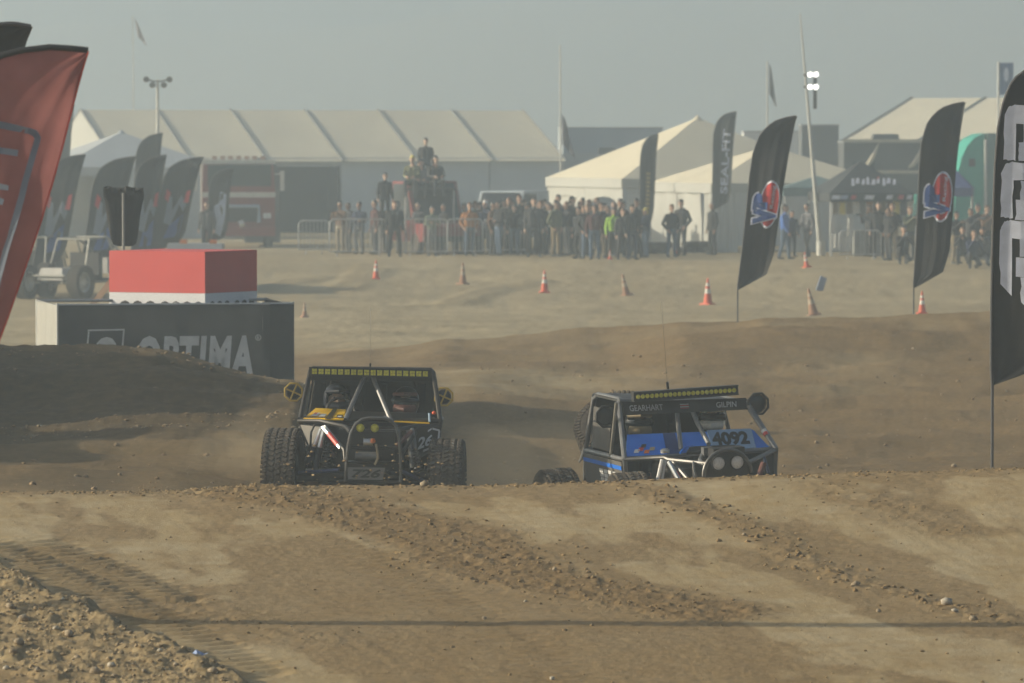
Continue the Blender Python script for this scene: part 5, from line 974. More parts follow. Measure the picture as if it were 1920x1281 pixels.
# box trailers and motorhome
def trailer(label, px0, px1, top, bot, Y, col, depth=2.6, rz=.12, stripe=None, ac=(), name='box_trailer', cat='trailer', windows=()):
    p = at(px0, bot, Y); g = float(base_z(p.x, Y)); t = thing(name, label, cat, (p.x, Y, g), (0, 0, rz)); L = (px1 - px0) * Y / FPX / math.cos(rz); h = at(px0, top, Y).z - g; m_ = mat('trailer_' + name + '%d' % px0, col, .5, 0, .06, .7)
    part('body', m_, t, lambda b: b.box((L / 2, depth / 2, (h + .7) / 2), (L, depth, h - .7)), False); part('roof_trim', GALV, t, lambda b: b.box((L / 2, depth / 2, h + .03), (L + .08, depth + .08, .06)), False); part('chassis', STEEL, t, lambda b: b.box((L / 2, depth / 2, .6), (L * .96, depth * .8, .18)), False)
    for k in (.62, .74): part('wheel', RUBBER, t, lambda b: b.lathe([(.001, 0), (.38, 0), (.40, .06), (.40, .22), (.38, .28), (.001, .28)], 20, Matrix.Translation((L * k, .3, .40)) @ Matrix.Rotation(math.pi / 2, 4, 'X')))
    for x0, x1 in ac: part('roof_unit', mat('dark_roof_unit', (.09, .095, .095), .6), t, lambda b: b.box(((x0 + x1) / 2 * L, depth / 2, h + .20), ((x1 - x0) * L, .9, .32), taper=.9), False)
    for x0, x1, z0, z1 in windows: part('window', glass(), t, lambda b: b.box(((x0 + x1) / 2 * L, -.015, (z0 + z1) / 2 * h), ((x1 - x0) * L, .05, (z1 - z0) * h)), False)
    if stripe: part('stripe', mat('trailer_stripe', stripe, .5), t, lambda b: b.box((L / 2, -.006, h * .55), (L * .98, .02, h * .16)), False)
    return t
trailer('long grey box trailer with a roof unit behind the hip-roofed tent', 1056, 1242, 241, 470, 251, (.36, .40, .43), ac=(), rz=.08); t = trailer('low dark grey trailer with roof air unit between marquee and tent', 1056, 1300, 292, 470, 244, (.22, .25, .27), ac=((.28, .42),), rz=.05)
trailer('grey box trailer rising behind the leaning lamp mast', 1503, 1572, 236, 470, 232, (.13, .14, .145), windows=(), rz=0); trailer('white box trailer partly hidden behind the left logo flag', 1395, 1500, 248, 470, 240, (.62, .63, .63), rz=0)
mh = trailer('dark motorhome with pale swooshes and roof unit behind the canopies', 1582, 1868, 268, 470, 222, (.085, .09, .09), ac=((.20, .38),), rz=.03, windows=((.06, .2, .6, .8), (.55, .72, .6, .8)), name='motorhome', cat='motorhome')
L_mh = (1868 - 1582) * 222 / FPX
for cx in (.12, .42): part('swoosh', mat('pale_swoosh', (.50, .46, .36), .6), mh, lambda b: b.tube([(L_mh * (cx + q * .11), -.02, 2.9 + .8 * q * q + .25 * q) for q in (0, .25, .5, .75, 1)], [.04, .10, .12, .09, .02], 6))
part('awning_rail', mat('pale_swoosh', (0, 0, 0)), mh, lambda b: b.box((L_mh * .5, -.05, 4.02), (L_mh, .1, .12)), False); part('lower_trim', mat('pale_swoosh', (0, 0, 0)), mh, lambda b: b.box((L_mh * .4, -.02, 2.75), (L_mh * .8, .05, .14)), False)
# teal semi tractor
Y = 212; g = gpoint(1797, 470, Y); TEAL = mat('teal_paint', (.03, .36, .27), .4, 0, .05, 2); tk = thing('semi_tractor', 'teal sleeper-cab semi tractor beside the right edge flag', 'truck', g, (0, 0, .1)); k = Y / FPX
hh = lambda py: at(1800, py, Y).z - g.z
part('sleeper_cab', TEAL, tk, lambda b: b.prism([(-.15, hh(400)), (-.10, hh(345)), (0, hh(320)), (.12, hh(295)), (.32, hh(275)), (.58, hh(260)), (.95, hh(251)), (1.02, hh(251)), (1.02, .9), (-.15, .9)], lambda a, c_, d: Vector((a, d, c_)), 0, 2.3), False)
part('trailer_box', mat('trailer_green_grey', (.10, .19, .17), .5), tk, lambda b: b.box((2.6, 1.15, (hh(250) + 1) / 2), (3.0, 2.5, hh(250) - 1)), False); part('side_window', glass(), tk, lambda b: (b.box((.52, -.02, hh(305)), (.24, .05, .30)), b.box((.05, -.02, hh(342)), (.2, .05, .3))), False); part('hood', TEAL, tk, lambda b: b.box((-.9, 1.1, 1.35), (1.6, 1.9, 1.1), taper=.9), False)
part('bumper', GALV, tk, lambda b: b.box((-1.75, 1.1, .6), (.12, 2.2, .4)), False); part('exhaust_stack', ALU, tk, lambda b: b.cyl((1.05, -.08, 1), (1.05, -.08, hh(262)), .07))
for x in (-1.0, 2.4, 3.4): part('wheel', RUBBER, tk, lambda b: b.lathe([(.001, 0), (.48, 0), (.5, .06), (.5, .26), (.48, .32), (.001, .32)], 20, Matrix.Translation((x, .32, .5)) @ Matrix.Rotation(math.pi / 2, 4, 'X')))
# pop-up canopies
def canopy(label, px0, px1, Y, eave_py, top_py, col, leg_bot=480, marks=None, depth=3.0, name='popup_canopy', rz=.2):
    g = gpoint(px0, leg_bot, Y); t = thing(name, label, 'canopy', g, (0, 0, rz)); L = (px1 - px0) * Y / FPX; e = at(px0, eave_py, Y).z - g.z; a_ = at(px0, top_py, Y).z - g.z; m_ = mat('canopy_%d' % px0, col, .8, 0, .08, 2); v = .30; c0 = (L / 2, depth / 2); cor = [(0, 0), (L, 0), (L, depth), (0, depth)]
    for i in range(4):
        a, c_ = cor[i], cor[(i + 1) % 4]; part('roof_panel', m_, t, lambda b: b.add([(*a, e), (*c_, e), (*c0, a_), (*a, e - .03), (*c_, e - .03), (*c0, a_ - .03)], [(0, 1, 2), (5, 4, 3), (0, 3, 4, 1)]), False)
        o = [(0, -.02), (.02, 0), (0, .02), (-.02, 0)][i]; part('valance', m_, t, lambda b: b.quadp((a[0] + o[0], a[1] + o[1], e - v), (c_[0] + o[0], c_[1] + o[1], e - v), (c_[0] + o[0], c_[1] + o[1], e), (a[0] + o[0], a[1] + o[1], e), .01), False); part('leg', mat('white_leg', (.55, .56, .54), .5), t, lambda b: b.cyl((a[0] * .97 + .03, a[1] * .97 + .03, 0), (a[0] * .97 + .03, a[1] * .97 + .03, e), .028, n=6), True)
    if marks:
        for (u, v_, w_, h_, m2) in marks:
            if v_ < 0: q = Vector((u * L, -.035, e - v / 2)); decal('print_mark', poly2d((-w_ / 2, -h_ / 2), (w_ / 2, -h_ / 2), (w_ / 2 + .05, h_ / 2), (-w_ / 2 + .05, h_ / 2)), lambda x, y: q + Vector((x, 0, y)), m2, t)
            else:
                S_ = lambda x, y: Vector((u * L + x * (1 - (v_ + y)), -.03 + (v_ + y) * depth / 2, e + (v_ + y) * (a_ - e) + .02)); decal('print_mark', poly2d((-w_ / 2, -h_ / 2), (w_ / 2, -h_ / 2), (w_ / 2 + .15, h_ / 2), (-w_ / 2 + .15, h_ / 2)), S_, m2, t)
    return t
PWH = mat('white_print_mark', (.62, .63, .70), .8); PRD = mat('red_print_mark', (.50, .10, .10), .8)
canopy('dark green-grey pop-up canopy at the back behind the blue canopy', 1470, 1600, 190, 352, 330, (.10, .16, .17), depth=2.5, rz=.0)
canopy('black pop-up canopy with white printed roof and valance over the merchandise stand', 1556, 1718, 187, 362, 302, (.035, .04, .045), marks=[(.30 + .062 * i, .34 + (.02 if i % 2 else -.02), .15 + .05 * (i % 3 == 1), .17 + .06 * (i % 3 == 0), PWH) for i in range(9)] + [(.62, .44, .12, .1, PRD)] + [(u, -1, w_, .15, m2) for u, w_, m2 in ((.06, .3, PWH), (.16, .25, mat('pale_blue_print', (0, 0, 0))), (.27, .18, PRD), (.46, .34, PWH), (.70, .22, PWH), (.84, .2, PRD), (.94, .18, PWH))])
canopy('dark blue pop-up canopy behind the right logo flag', 1722, 1822, 186, 352, 300, (.03, .05, .16), marks=[(.42, .25, .5, .12, PWH)], rz=-.1)
# merchandise stand
g = gpoint(1562, 492, 187.5); t = thing('merchandise_stand', 'merchandise stand with hanging shirts and pale boxes under the black canopy', 'stall', g, (0, 0, .05)); kk = 194 / FPX
part('counter', mat('grey_counter', (.28, .29, .28), .7), t, lambda b: b.box((1.25, .4, .45), (1.0, .5, .9)), False); part('rail', GALV, t, lambda b: b.tube([(0, .3, 0), (0, .3, 2.05), (2.9, .3, 2.05), (2.9, .3, 0)], .02, 6))
for i, cn in enumerate(['khaki', 'yellow', 'tan', 'white', 'grey', 'orange', 'brown', 'tan', 'brown', 'yellow', 'charcoal', 'white']): part('hanging_shirt', mat('cloth_' + cn, CLOTH[cn], .85), t, lambda b: b.prism([(-.15, 0), (.15, 0), (.14, .38), (.22, .42), (.20, .52), (.06, .56), (-.06, .56), (-.20, .52), (-.22, .42), (-.14, .38)], lambda p, q, d: Vector((.12 + i * .235 + p * .7, .3 + d, 1.45 + q + rnd.uniform(-.04, .04))), -.03, .03), False)
for x, z, sx_, sz_ in ((.18, .55, .26, .55), (.50, .42, .32, .48), (.62, 1.0, .16, .6), (-.02, 1.05, .18, .5)): part('pale_box', WHITEP, t, lambda b: b.box((x, .02, z), (sx_, .2, sz_)), False)
# crowd barriers
def barrier(label, px0, px1, py, Y, top):
    a, b_ = gpoint(px0, py, Y), gpoint(px1, py, Y); t = thing('crowd_barrier', label, 'barrier', a, (0, 0, math.atan2(b_.y - a.y, b_.x - a.x)), 'crowd barriers'); L = (b_ - a).length; h = at(px0, top, Y).z - a.z; m_ = GALV
    part('frame', m_, t, lambda b: b.tube([(0, 0, .18), (0, 0, h - .12), (.10, 0, h), (L - .10, 0, h), (L, 0, h - .12), (L, 0, .18)], .026, 8, closed=True)); n = int(L / .13)
    for i in range(1, n): part('bar', m_, t, lambda b: b.cyl((L * i / n, 0, .19), (L * i / n, 0, h - .02), .011, n=5), False)
    for x in (.25, L - .25): part('foot', m_, t, lambda b: b.tube([(x, -.3, .02), (x, 0, .12), (x, .3, .02)], .018, 6))
for a in ((618, 724, 460, 186, 411, 'crowd barrier left of the person in black in front of the red pickup'), (755, 840, 462, 186, 411, 'crowd barrier in front of the red pickup'), (838, 905, 463, 186.6, 411, 'crowd barrier by the person in the orange jacket'), (1574, 1652, 487, 182, 432, 'crowd barrier in front of the merchandise stand'), (1425, 1490, 482, 190, 432, 'crowd barrier right of the left logo flag'), (905, 990, 462, 189, 414, 'crowd barrier behind the dense middle of the crowd'), (560, 617, 458, 190, 414, 'crowd barrier at the dark marquee doorway')): barrier(a[5], *a[:5])
# vehicles among the crowd
def pickup(label, px, py, Y, col, L=5.2, W_=1.9, H=1.85, rz=0.0, name='pickup_truck', van=False):
    g = gpoint(px, py, Y); t = thing(name, label, 'truck', g, (0, 0, rz)); P = mat('paint_%s%d' % (name, px), col, .4, 0, .06, 2); h0 = .45
    side = [(-L / 2, h0), (L / 2, h0), (L / 2, 1.0), (L / 2 - .1, 1.08), (L * .22, 1.1), (L * .22, 1.1), (-L / 2, 1.1)]
    part('body', P, t, lambda b: b.prism([(-L / 2, h0), (L / 2, h0), (L / 2, .98), (L / 2 - .15, 1.08), (-L / 2, 1.12)], lambda a, c_, d: Vector((a, d, c_)), -W_ / 2, W_ / 2), False)
    cab = [(L * .24, 1.085), (L * .10, H), (-L * (.45 if van else .18), H), (-L * (.48 if van else .22), 1.085)]; part('cabin', P, t, lambda b: b.prism(cab, lambda a, c_, d: Vector((a, d, c_)), -W_ * .44, W_ * .44), False)
    win = [(L * .19, 1.17), (L * .085, H - .1), (-L * .16, H - .1), (-L * .18, 1.17)]
    for s in (-1, 1): part('side_window', glass(), t, lambda b: b.prism(win, lambda a, c_, d: Vector((a, d, c_)), s * W_ * .44, s * (W_ * .44 + .012)), False)
    part('windscreen', glass(), t, lambda b: b.quadp((L * .238, -W_ * .38, 1.16), (L * .238, W_ * .38, 1.16), (L * .112, W_ * .38, H - .06), (L * .112, -W_ * .38, H - .06), -.02), False)
    for s in (-1, 1):
        part('headlight', mat('headlight_glass', (.6, .6, .58), .2), t, lambda b: b.box((L / 2 + .005, s * W_ * .36, .85), (.04, .3, .16)), False)
        for x in (L * .32, -L * .30): part('wheel', RUBBER, t, lambda b: b.lathe([(.001, -.13), (.34, -.13), (.38, -.09), (.38, .09), (.34, .13), (.001, .13)], 20, Matrix.Translation((x, s * W_ * .45, .38)) @ Matrix.Rotation(math.pi / 2, 4, 'X')))
    part('bumper', BLACKP, t, lambda b: b.box((L / 2 + .05, 0, .55), (.12, W_, .2)), False); return t
pickup('red pickup truck with people on its roof behind the barriers', 800, 462, 192, (.20, .04, .04), H=2.55, W_=2.1, rz=-1.2)
pickup('pale blue-white van partly hidden behind the middle of the crowd', 950, 462, 199, (.45, .50, .53), H=2.15, rz=-1.9, name='van', van=True)
pickup('silver car with orange lamps behind the red box sign', 368, 545, 165, (.30, .31, .32), H=1.42, L=4.2, rz=math.pi / 2, name='parked_car')
_pc = [o for o in bpy.data.objects if o.name.startswith('parked_car')][0]
for s_ in (-.55, .35): part('marker_lamp', mat('amber_lamp', (.75, .22, .03), .4), _pc, lambda b: b.box((-.55, s_, 1.48), (.12, .22, .12)), False)
# fire truck
Y = 203; g = gpoint(448, 462, Y); ft = thing('fire_truck', 'red and white fire truck facing the camera beside the dark doorway', 'fire truck', g, (0, 0, .06)); FR = mat('fire_red', (.22, .05, .045), .4, 0, .06, 2); FW = mat('fire_white', (.58, .57, .52), .45)
part('cab', FR, ft, lambda b: b.box((0, 1.2, 1.45), (2.7, 2.4, 1.7)), False); part('cab_top', FR, ft, lambda b: b.box((0, 1.3, 2.72), (2.7, 2.2, .9), taper=.96), False); part('roof', FW, ft, lambda b: b.box((0, 1.3, 3.2), (2.75, 2.3, .16)), False)
part('windscreen', glass('truck_glass', (.03, .045, .045)), ft, lambda b: b.box((.02, .12, 2.62), (2.35, .12, .95)), False); part('white_stripe', FW, ft, lambda b: b.box((0, -.02, 1.98), (2.72, .06, .20)), False); part('grille_frame', mat('pale_blue_grille', (.30, .38, .46), .4), ft, lambda b: b.tube([(-.75, -.05, .95), (-.75, -.05, 1.55), (.75, -.05, 1.55), (.75, -.05, .95)], .08, 6)); part('grille', BLACKP, ft, lambda b: b.box((0, -.02, 1.25), (1.4, .06, .55)), False)
part('bumper', FR, ft, lambda b: b.box((0, -.25, .62), (2.7, .5, .35)), False); part('hose_reel', ALU, ft, lambda b: b.lathe([(.001, -.1), (.14, -.1), (.14, .1), (.001, .1)], 14, Matrix.Translation((.1, -.5, .9)) @ Matrix.Rotation(1.3, 4, 'Y'))); part('rear_body', FW, ft, lambda b: b.box((-.1, 5.2, 2.0), (2.6, 5.4, 2.5)), False); part('light_rack', mat('roof_lamp_row', (.45, .30, .22), .5), ft, lambda b: [b.box((-.9 + .3 * i, .5, 3.36), (.18, .2, .14)) for i in range(7)], False)
for s in (-1, 1): part('headlight', mat('headlight_glass', (0, 0, 0)), ft, lambda b: b.box((s * 1.05, -.04, 1.2), (.3, .06, .2)), False); part('mirror', FW, ft, lambda b: (b.box((s * 1.62, -.1, 2.5), (.16, .1, .75)), b.tube([(s * 1.34, .1, 2.75), (s * 1.62, -.1, 2.75)], .02, 6)), False); part('wheel', RUBBER, ft, lambda b: b.lathe([(.001, -.17), (.48, -.17), (.52, -.1), (.52, .1), (.48, .17), (.001, .17)], 20, Matrix.Translation((s * 1.1, 1.0, .52)) @ Matrix.Rotation(math.pi / 2, 4, 'Y')))
Y = 214; p = at(492, 340, Y); g0 = float(base_z(p.x, Y)); t = thing('round_banner', 'dark round-topped banner with a yellow patch behind the fire truck', 'banner', (p.x, Y, g0)); zc = at(492, 330, Y).z - g0
part('disc', mat('dark_round_banner', (.06, .06, .07), .8), t, lambda b: b.prism([(.70 * math.cos(a), zc + .70 * math.sin(a)) for a in [math.pi * q / 16 for q in range(17)]] + [(-.70, 0), (.70, 0)], lambda a, c_, d: Vector((a, d, c_)), 0, .12), False); decal('yellow_patch', ell2d(.18, zc + .30, .20, .26, 12), lambda x, y: Vector((x, -.01, y)), mat('yellow_patch', (.40, .38, .10), .8), t)
# parked buggies far left
def small_buggy(label, px, py, Y, body, rz, s=1.0):
    p = G(px, py, 125); t = thing('parked_buggy', label, 'race buggy', p, (0, 0, rz)); t.scale = (s,) * 3; B_ = mat('body_%d' % px, body, .5, 0, .08, 3, dust=.25); TB = mat('pale_tube', (.34, .33, .29), .5, .2)
    part('frame', TB, t, lambda b: [(b.tube([(-1.7, sg * .45, .7), (-.7, sg * .62, .85), (-.35, sg * .55, 1.75), (.65, sg * .55, 1.8), (1.2, sg * .6, .9), (1.9, sg * .4, .8)], .035, 6), b.tube([(.65, sg * .55, 1.8), (1.9, sg * .4, 1.1)], .035, 6), b.tube([(-1.7, sg * .45, .5), (1.9, sg * .45, .5)], .035, 6)) for sg in (-1, 1)] + [b.tube([(x, -.55, z), (x, .55, z)], .03, 6) for x, z in ((-.35, 1.75), (.65, 1.8), (-1.7, .7), (1.9, .8))])
    part('nose_panel', B_, t, lambda b: b.box((-1.1, 0, .75), (1.1, .9, .35), taper=.8), False); part('engine_cover', B_, t, lambda b: b.box((1.3, 0, .95), (.8, .8, .45), taper=.8), False); part('seat', BLACKP, t, lambda b: (b.box((.35, 0, .95), (.2, 1.0, .8)), b.box((.0, 0, .62), (.6, 1.0, .15))), False); part('belly', BLACKP, t, lambda b: b.box((.1, 0, .52), (3.2, .8, .12)), False)
    for x in (-1.45, 1.45):
        for sg in (-1, 1): o = link(RIMME, 'wheel', t, (x, sg * .95, .52), (sg * -math.pi / 2, 0, 0)); link(TYME, 'tyre', o); o.material_slots[0].link = 'OBJECT'; o.material_slots[0].material = ALU
small_buggy('white and bare-metal buggy parked left of the red box sign', 150, 560, 160, (.42, .42, .40), math.radians(62)); small_buggy('dark buggy with a red flash parked behind the red feather flag', 62, 556, 161, (.05, .05, .055), math.radians(75))
# ------------------------------------------------------------------ spectators
CR = 'spectators along the track fence'
def P_(px, foot, pose, jacket, trousers, label, rz=None, Y=None, hair=None, h=1.0, grp=CR):
    if Y is None: g = G(px, foot, 168); g = Vector((g.x, max(182, min(206, g.y)), 0)); g.x = (px - 960) / FPX * g.y
    else: g = Vector(((px - 960) / FPX * Y, Y, 0))
    g.y += rnd.uniform(-1.6, 2.6); g.x = (px + rnd.uniform(-4, 4) - 960) / FPX * g.y; h *= rnd.uniform(.93, 1.05)
    g.z = gz(g.x, g.y); person(pose, g, rnd.uniform(-1.3, 1.3) if rz is None else rz, jacket, trousers, label, grp, hair, h)
crowd = [
 (636, 459, 'photo', 'brown', 'khaki', 'spectator in brown top leaning at the left end of the barrier', -.6, 190), (672, 459, 'cross', 'navy', 'charcoal', 'spectator in navy jacket behind the leftmost barrier', None, 190.5), (701, 459, 'plain', 'maroon', 'charcoal', 'spectator in maroon top beside the black-clad person', None, 190), (716, 459, 'photo', 'black', 'charcoal', 'spectator in black raising a camera left of the person in full black', None, 191),
 (740, 465, 'wide', 'black', 'black', 'tall person all in black standing in the gap between barriers', .1, 185, None, 1.06), (782, 459, 'pocket', 'charcoal', 'black', 'spectator in charcoal jacket just right of the black-clad person', None, 190), (797, 459, 'plain', 'black', 'jeans', 'bare-headed spectator in black before the red pickup door', None, 190.6), (812, 459, 'cross', 'palegreen', 'grey', 'spectator in pale green jacket leaning on the barrier', None, 188.5), (834, 459, 'pocket', 'black', 'jeans', 'spectator in black and jeans right of the pale green jacket', None, 189), (856, 459, 'photo_cap', 'charcoal', 'charcoal', 'capped spectator in grey holding a camera near the orange jacket', None, 190),
 (870, 460, 'plain', 'black', 'charcoal', 'spectator in black half hidden left of the orange jacket', None, 191), (882, 463, 'pocket', 'orange', 'jeans', 'spectator in orange jacket and blue jeans', .2, 187, None, 1.02), (899, 461, 'plain_cap', 'charcoal', 'black', 'capped spectator in charcoal right of the orange jacket', None, 191), (914, 461, 'photo', 'navy', 'charcoal', 'spectator with pale cap photographing at the crowd edge', None, 190.5, 'white'),
 (921, 465, 'plain', 'brown', 'charcoal', 'spectator in brown jacket with a bright blue reflection beside', None, 187), (935, 466, 'cross', 'black', 'jeans', 'spectator in black jacket and light jeans at front of the crowd', None, 186), (948, 461, 'plain_cap', 'olive', 'black', 'capped spectator in olive before the white van', None, 191), (958, 464, 'pocket', 'black', 'charcoal', 'broad spectator in black left of the couple in black', None, 187.6, None, 1.05), (966, 465, 'step', 'black', 'jeans', 'stepping spectator in black and jeans near the middle', None, 186.6), (976, 461, 'plain', 'charcoal', 'black', 'taller spectator in charcoal behind the stepping one', None, 191, None, 1.08),
 (986, 461, 'photo_cap', 'black', 'charcoal', 'capped spectator with camera left of the tent corner', None, 190), (1001, 465, 'wide', 'charcoal', 'black', 'heavy spectator in charcoal jacket standing legs apart', None, 187, None, 1.06), (1012, 465, 'pocket', 'black', 'black', 'spectator in black at the white tent left corner', None, 187.4, None, 1.02), (1027, 463, 'plain', 'white', 'charcoal', 'spectator in white top at the white tent corner', None, 189.5), (1038, 465, 'pocket', 'olive', 'tan', 'spectator in olive jacket and tan trousers', None, 187.2), (1050, 468, 'plain', 'black', 'charcoal', 'dark-clad spectator under the first tent arch', None, 186.2, None, 1.05),
 (1062, 469, 'photo', 'charcoal', 'grey', 'spectator in charcoal with camera under the first tent arch', None, 185.6), (1073, 463, 'plain_cap', 'black', 'black', 'capped spectator in black between the tent arches', None, 190, None, 1.06), (1083, 470, 'wide', 'black', 'black', 'spectator in black just left of the tent archway', None, 185), (1094, 470, 'cross', 'navy', 'black', 'spectator in navy at the tent archway left side', None, 185.4), (1104, 483, 'pocket', 'black', 'jeans', 'front spectator in black and bright blue jeans', .1, 180.5), (1117, 480, 'plain', 'maroon', 'jeans', 'spectator in maroon top and light jeans near the small cone', None, 181.5),
 (1126, 478, 'cross', 'charcoal', 'khaki', 'spectator in charcoal and khaki left of the green jacket', None, 182.5), (1138, 470, 'photo', 'brown', 'charcoal', 'spectator in brown behind the lime green jacket', None, 187), (1148, 481, 'plain', 'green', 'black', 'spectator in lime green jacket', .2, 181.2, None, 1.0), (1160, 476, 'pocket', 'black', 'black', 'tall spectator in black right of the lime green jacket', None, 184, None, 1.06), (1171, 482, 'wide', 'charcoal', 'charcoal', 'front spectator in charcoal near the tyres by the tent', None, 181), (1184, 481, 'plain', 'black', 'navy', 'spectator in black at the right end of the dense crowd', None, 181.4), (1196, 476, 'step', 'black', 'black', 'taller spectator in black beside the slim gold-marked flag', None, 185, None, 1.06), (1209, 474, 'cross_cap', 'navy', 'jeans', 'capped spectator in navy beneath the slim gold-marked flag', None, 187, 'yellow', .95),
 (1257, 475, 'pocket', 'black', 'jeans', 'left person of the pair in black jackets before the white curtain, wearing jeans', .5, 186.5, None, 1.03), (1281, 476, 'pocket_cap', 'black', 'charcoal', 'right person of the pair in black jackets before the white curtain', -.6, 186, 'black', 1.02), (1335, 473, 'wide', 'black', 'black', 'person in black standing under the white-lettered grey flag', None, 188, 'grey', 1.0),
 (1470, 484, 'step', 'blue', 'jeans', 'person in bright blue shirt walking right of the left logo flag', 1.2, 184), (1488, 480, 'plain', 'navy', 'black', 'person in navy behind the one in blue', None, 188, None, .9), (1512, 482, 'step', 'grey', 'charcoal', 'person in grey and blue walking by the leaning lamp mast', -1.0, 186, None, 1.03), (1630, 486, 'photo', 'charcoal', 'black', 'person in charcoal behind the barrier under the black canopy', None, 184.5), (1645, 487, 'plain', 'black', 'black', 'person in black at the merchandise barrier end', None, 184),
 (1663, 497, 'pocket', 'black', 'charcoal', 'person in black with bare shins right of the merchandise barrier', None, 179), (1676, 494, 'photo_cap', 'black', 'tan', 'capped photographer in black and tan left of the right logo flag', None, 180.5), (1690, 500, 'crouch', 'black', 'black', 'crouching photographer in black left of the right logo flag', .2, 177), (1704, 498, 'photo', 'olive', 'charcoal', 'photographer in olive half behind the right logo flag', None, 179),
 (1790, 500, 'photo', 'black', 'tan', 'photographer in black and tan just right of the right logo flag', None, 178), (1802, 505, 'crouch', 'black', 'charcoal', 'crouching photographer in black nearest the right logo flag', -.1, 175), (1816, 498, 'photo', 'charcoal', 'black', 'standing photographer in charcoal below the teal truck', None, 180), (1822, 506, 'crouch_cap', 'navy', 'black', 'crouching capped photographer in navy below the teal truck', .2, 174.5), (1834, 498, 'plain', 'black', 'charcoal', 'person in black left of the big lettered flag', None, 181), (1840, 506, 'crouch', 'charcoal', 'charcoal', 'crouching person in charcoal beside the big lettered flag', -.2, 174.5), (1848, 497, 'photo_cap', 'brown', 'black', 'capped photographer in brown beside the big lettered flag', None, 182),
 (1888, 500, 'plain', 'black', 'charcoal', 'person in black behind the big lettered flag', None, 180), (386, 462, 'plain', 'charcoal', 'black', 'dark-clad person left of the fire truck behind the flags', None, 190), (1155, 466, 'plain_cap', 'grey', 'black', 'capped spectator in grey deep in the crowd behind the green jacket', None, 191), (1008, 461, 'photo', 'grey', 'charcoal', 'spectator in grey deep in the crowd by the tent corner', None, 192), (1110, 468, 'photo_cap', 'charcoal', 'black', 'capped spectator with camera before the dark tent archway', None, 189), (1045, 462, 'plain', 'tan', 'charcoal', 'spectator in tan deep in the crowd before the first arch', None, 192),
 (655, 458, 'plain_cap', 'charcoal', 'charcoal', 'capped spectator in charcoal behind the leftmost barrier', None, 192), (890, 458, 'photo', 'olive', 'black', 'spectator in olive with camera behind the orange jacket', None, 193), (845, 458, 'plain', 'brown', 'charcoal', 'spectator in brown behind the second barrier', None, 192)]
for c_ in crowd:
    px, foot, pose, j, tr, lab, rz, Y = c_[:8]; P_(px, foot, pose, j, tr, lab, rz, Y, c_[8] if len(c_) > 8 else None, c_[9] if len(c_) > 9 else 1.0)
# on the red pickup: roof rack platform and people
rk = at(800, 348, 191.0); gy = float(base_z(rk.x, 191)); t = thing('viewing_platform', 'dark platform on the red pickup roof carrying four people', 'platform', (rk.x, 191.5, gy)); hz_ = at(800, 352, 191).z - gy
part('deck', BLACKP, t, lambda b: b.box((.1, 0, hz_ - .05), (1.9, 1.3, .08)), False)
for x in (-.75, .95):
    for y in (-.55, .55): part('post', GALV, t, lambda b: b.cyl((x, y, 0), (x, y, hz_ - .08), .03, n=6), True)
part('lower_deck', BLACKP, t, lambda b: b.box((-1.35, 0, 1.05), (.7, 1.0, .08)), False); part('post', GALV, t, lambda b: [b.cyl((-1.35 + dx, dy, 0), (-1.35 + dx, dy, 1.02), .03, n=6) for dx in (-.3, .3) for dy in (-.4, .4)], True)
for px, pose, j, lab, dz, h, rz, hr in ((798, 'plain', 'charcoal', 'topmost person in dark jacket on the red pickup platform', .55, .95, .1, None), (773, 'sit_cap', 'olive', 'person in yellow cap sitting on the left of the pickup platform', .40, 1.05, -.2, 'yellow'), (818, 'sit', 'charcoal', 'person in charcoal sitting on the right of the pickup platform', .40, 1.05, .3, None), (790, 'sit', 'grey', 'person in grey sitting in the middle of the pickup platform', .32, 1.0, 0, None)):
    person(pose, Vector(((px - 960) / FPX * 191.3, 191.3 + (.3 if pose == 'plain' else -.3), gy + hz_ + (dz - .40 if pose != 'plain' else 0) + (0 if pose == 'plain' else .06))), rz, j, 'charcoal', lab, 'people on the red pickup', hr, h)
person('plain', Vector(((722 - 960) / FPX * 191.5, 191.5, gy + 1.10)), .2, 'black', 'black', 'person in black standing raised at the left of the red pickup', 'people on the red pickup', None, .95)

for i in range(22):
    px = 905 + i * 13.5 + rnd.uniform(-6, 6); P_(px, 462, rnd.choice(['plain', 'pocket', 'photo', 'cross', 'plain_cap', 'photo_cap', 'wide']), rnd.choice(['black', 'charcoal', 'navy', 'black', 'olive', 'brown']), rnd.choice(['black', 'charcoal', 'navy']), 'dark-clad spectator in the back row of the dense crowd before the white tent', None, rnd.uniform(191, 197), None, rnd.uniform(.95, 1.08), 'back row of the dense crowd')
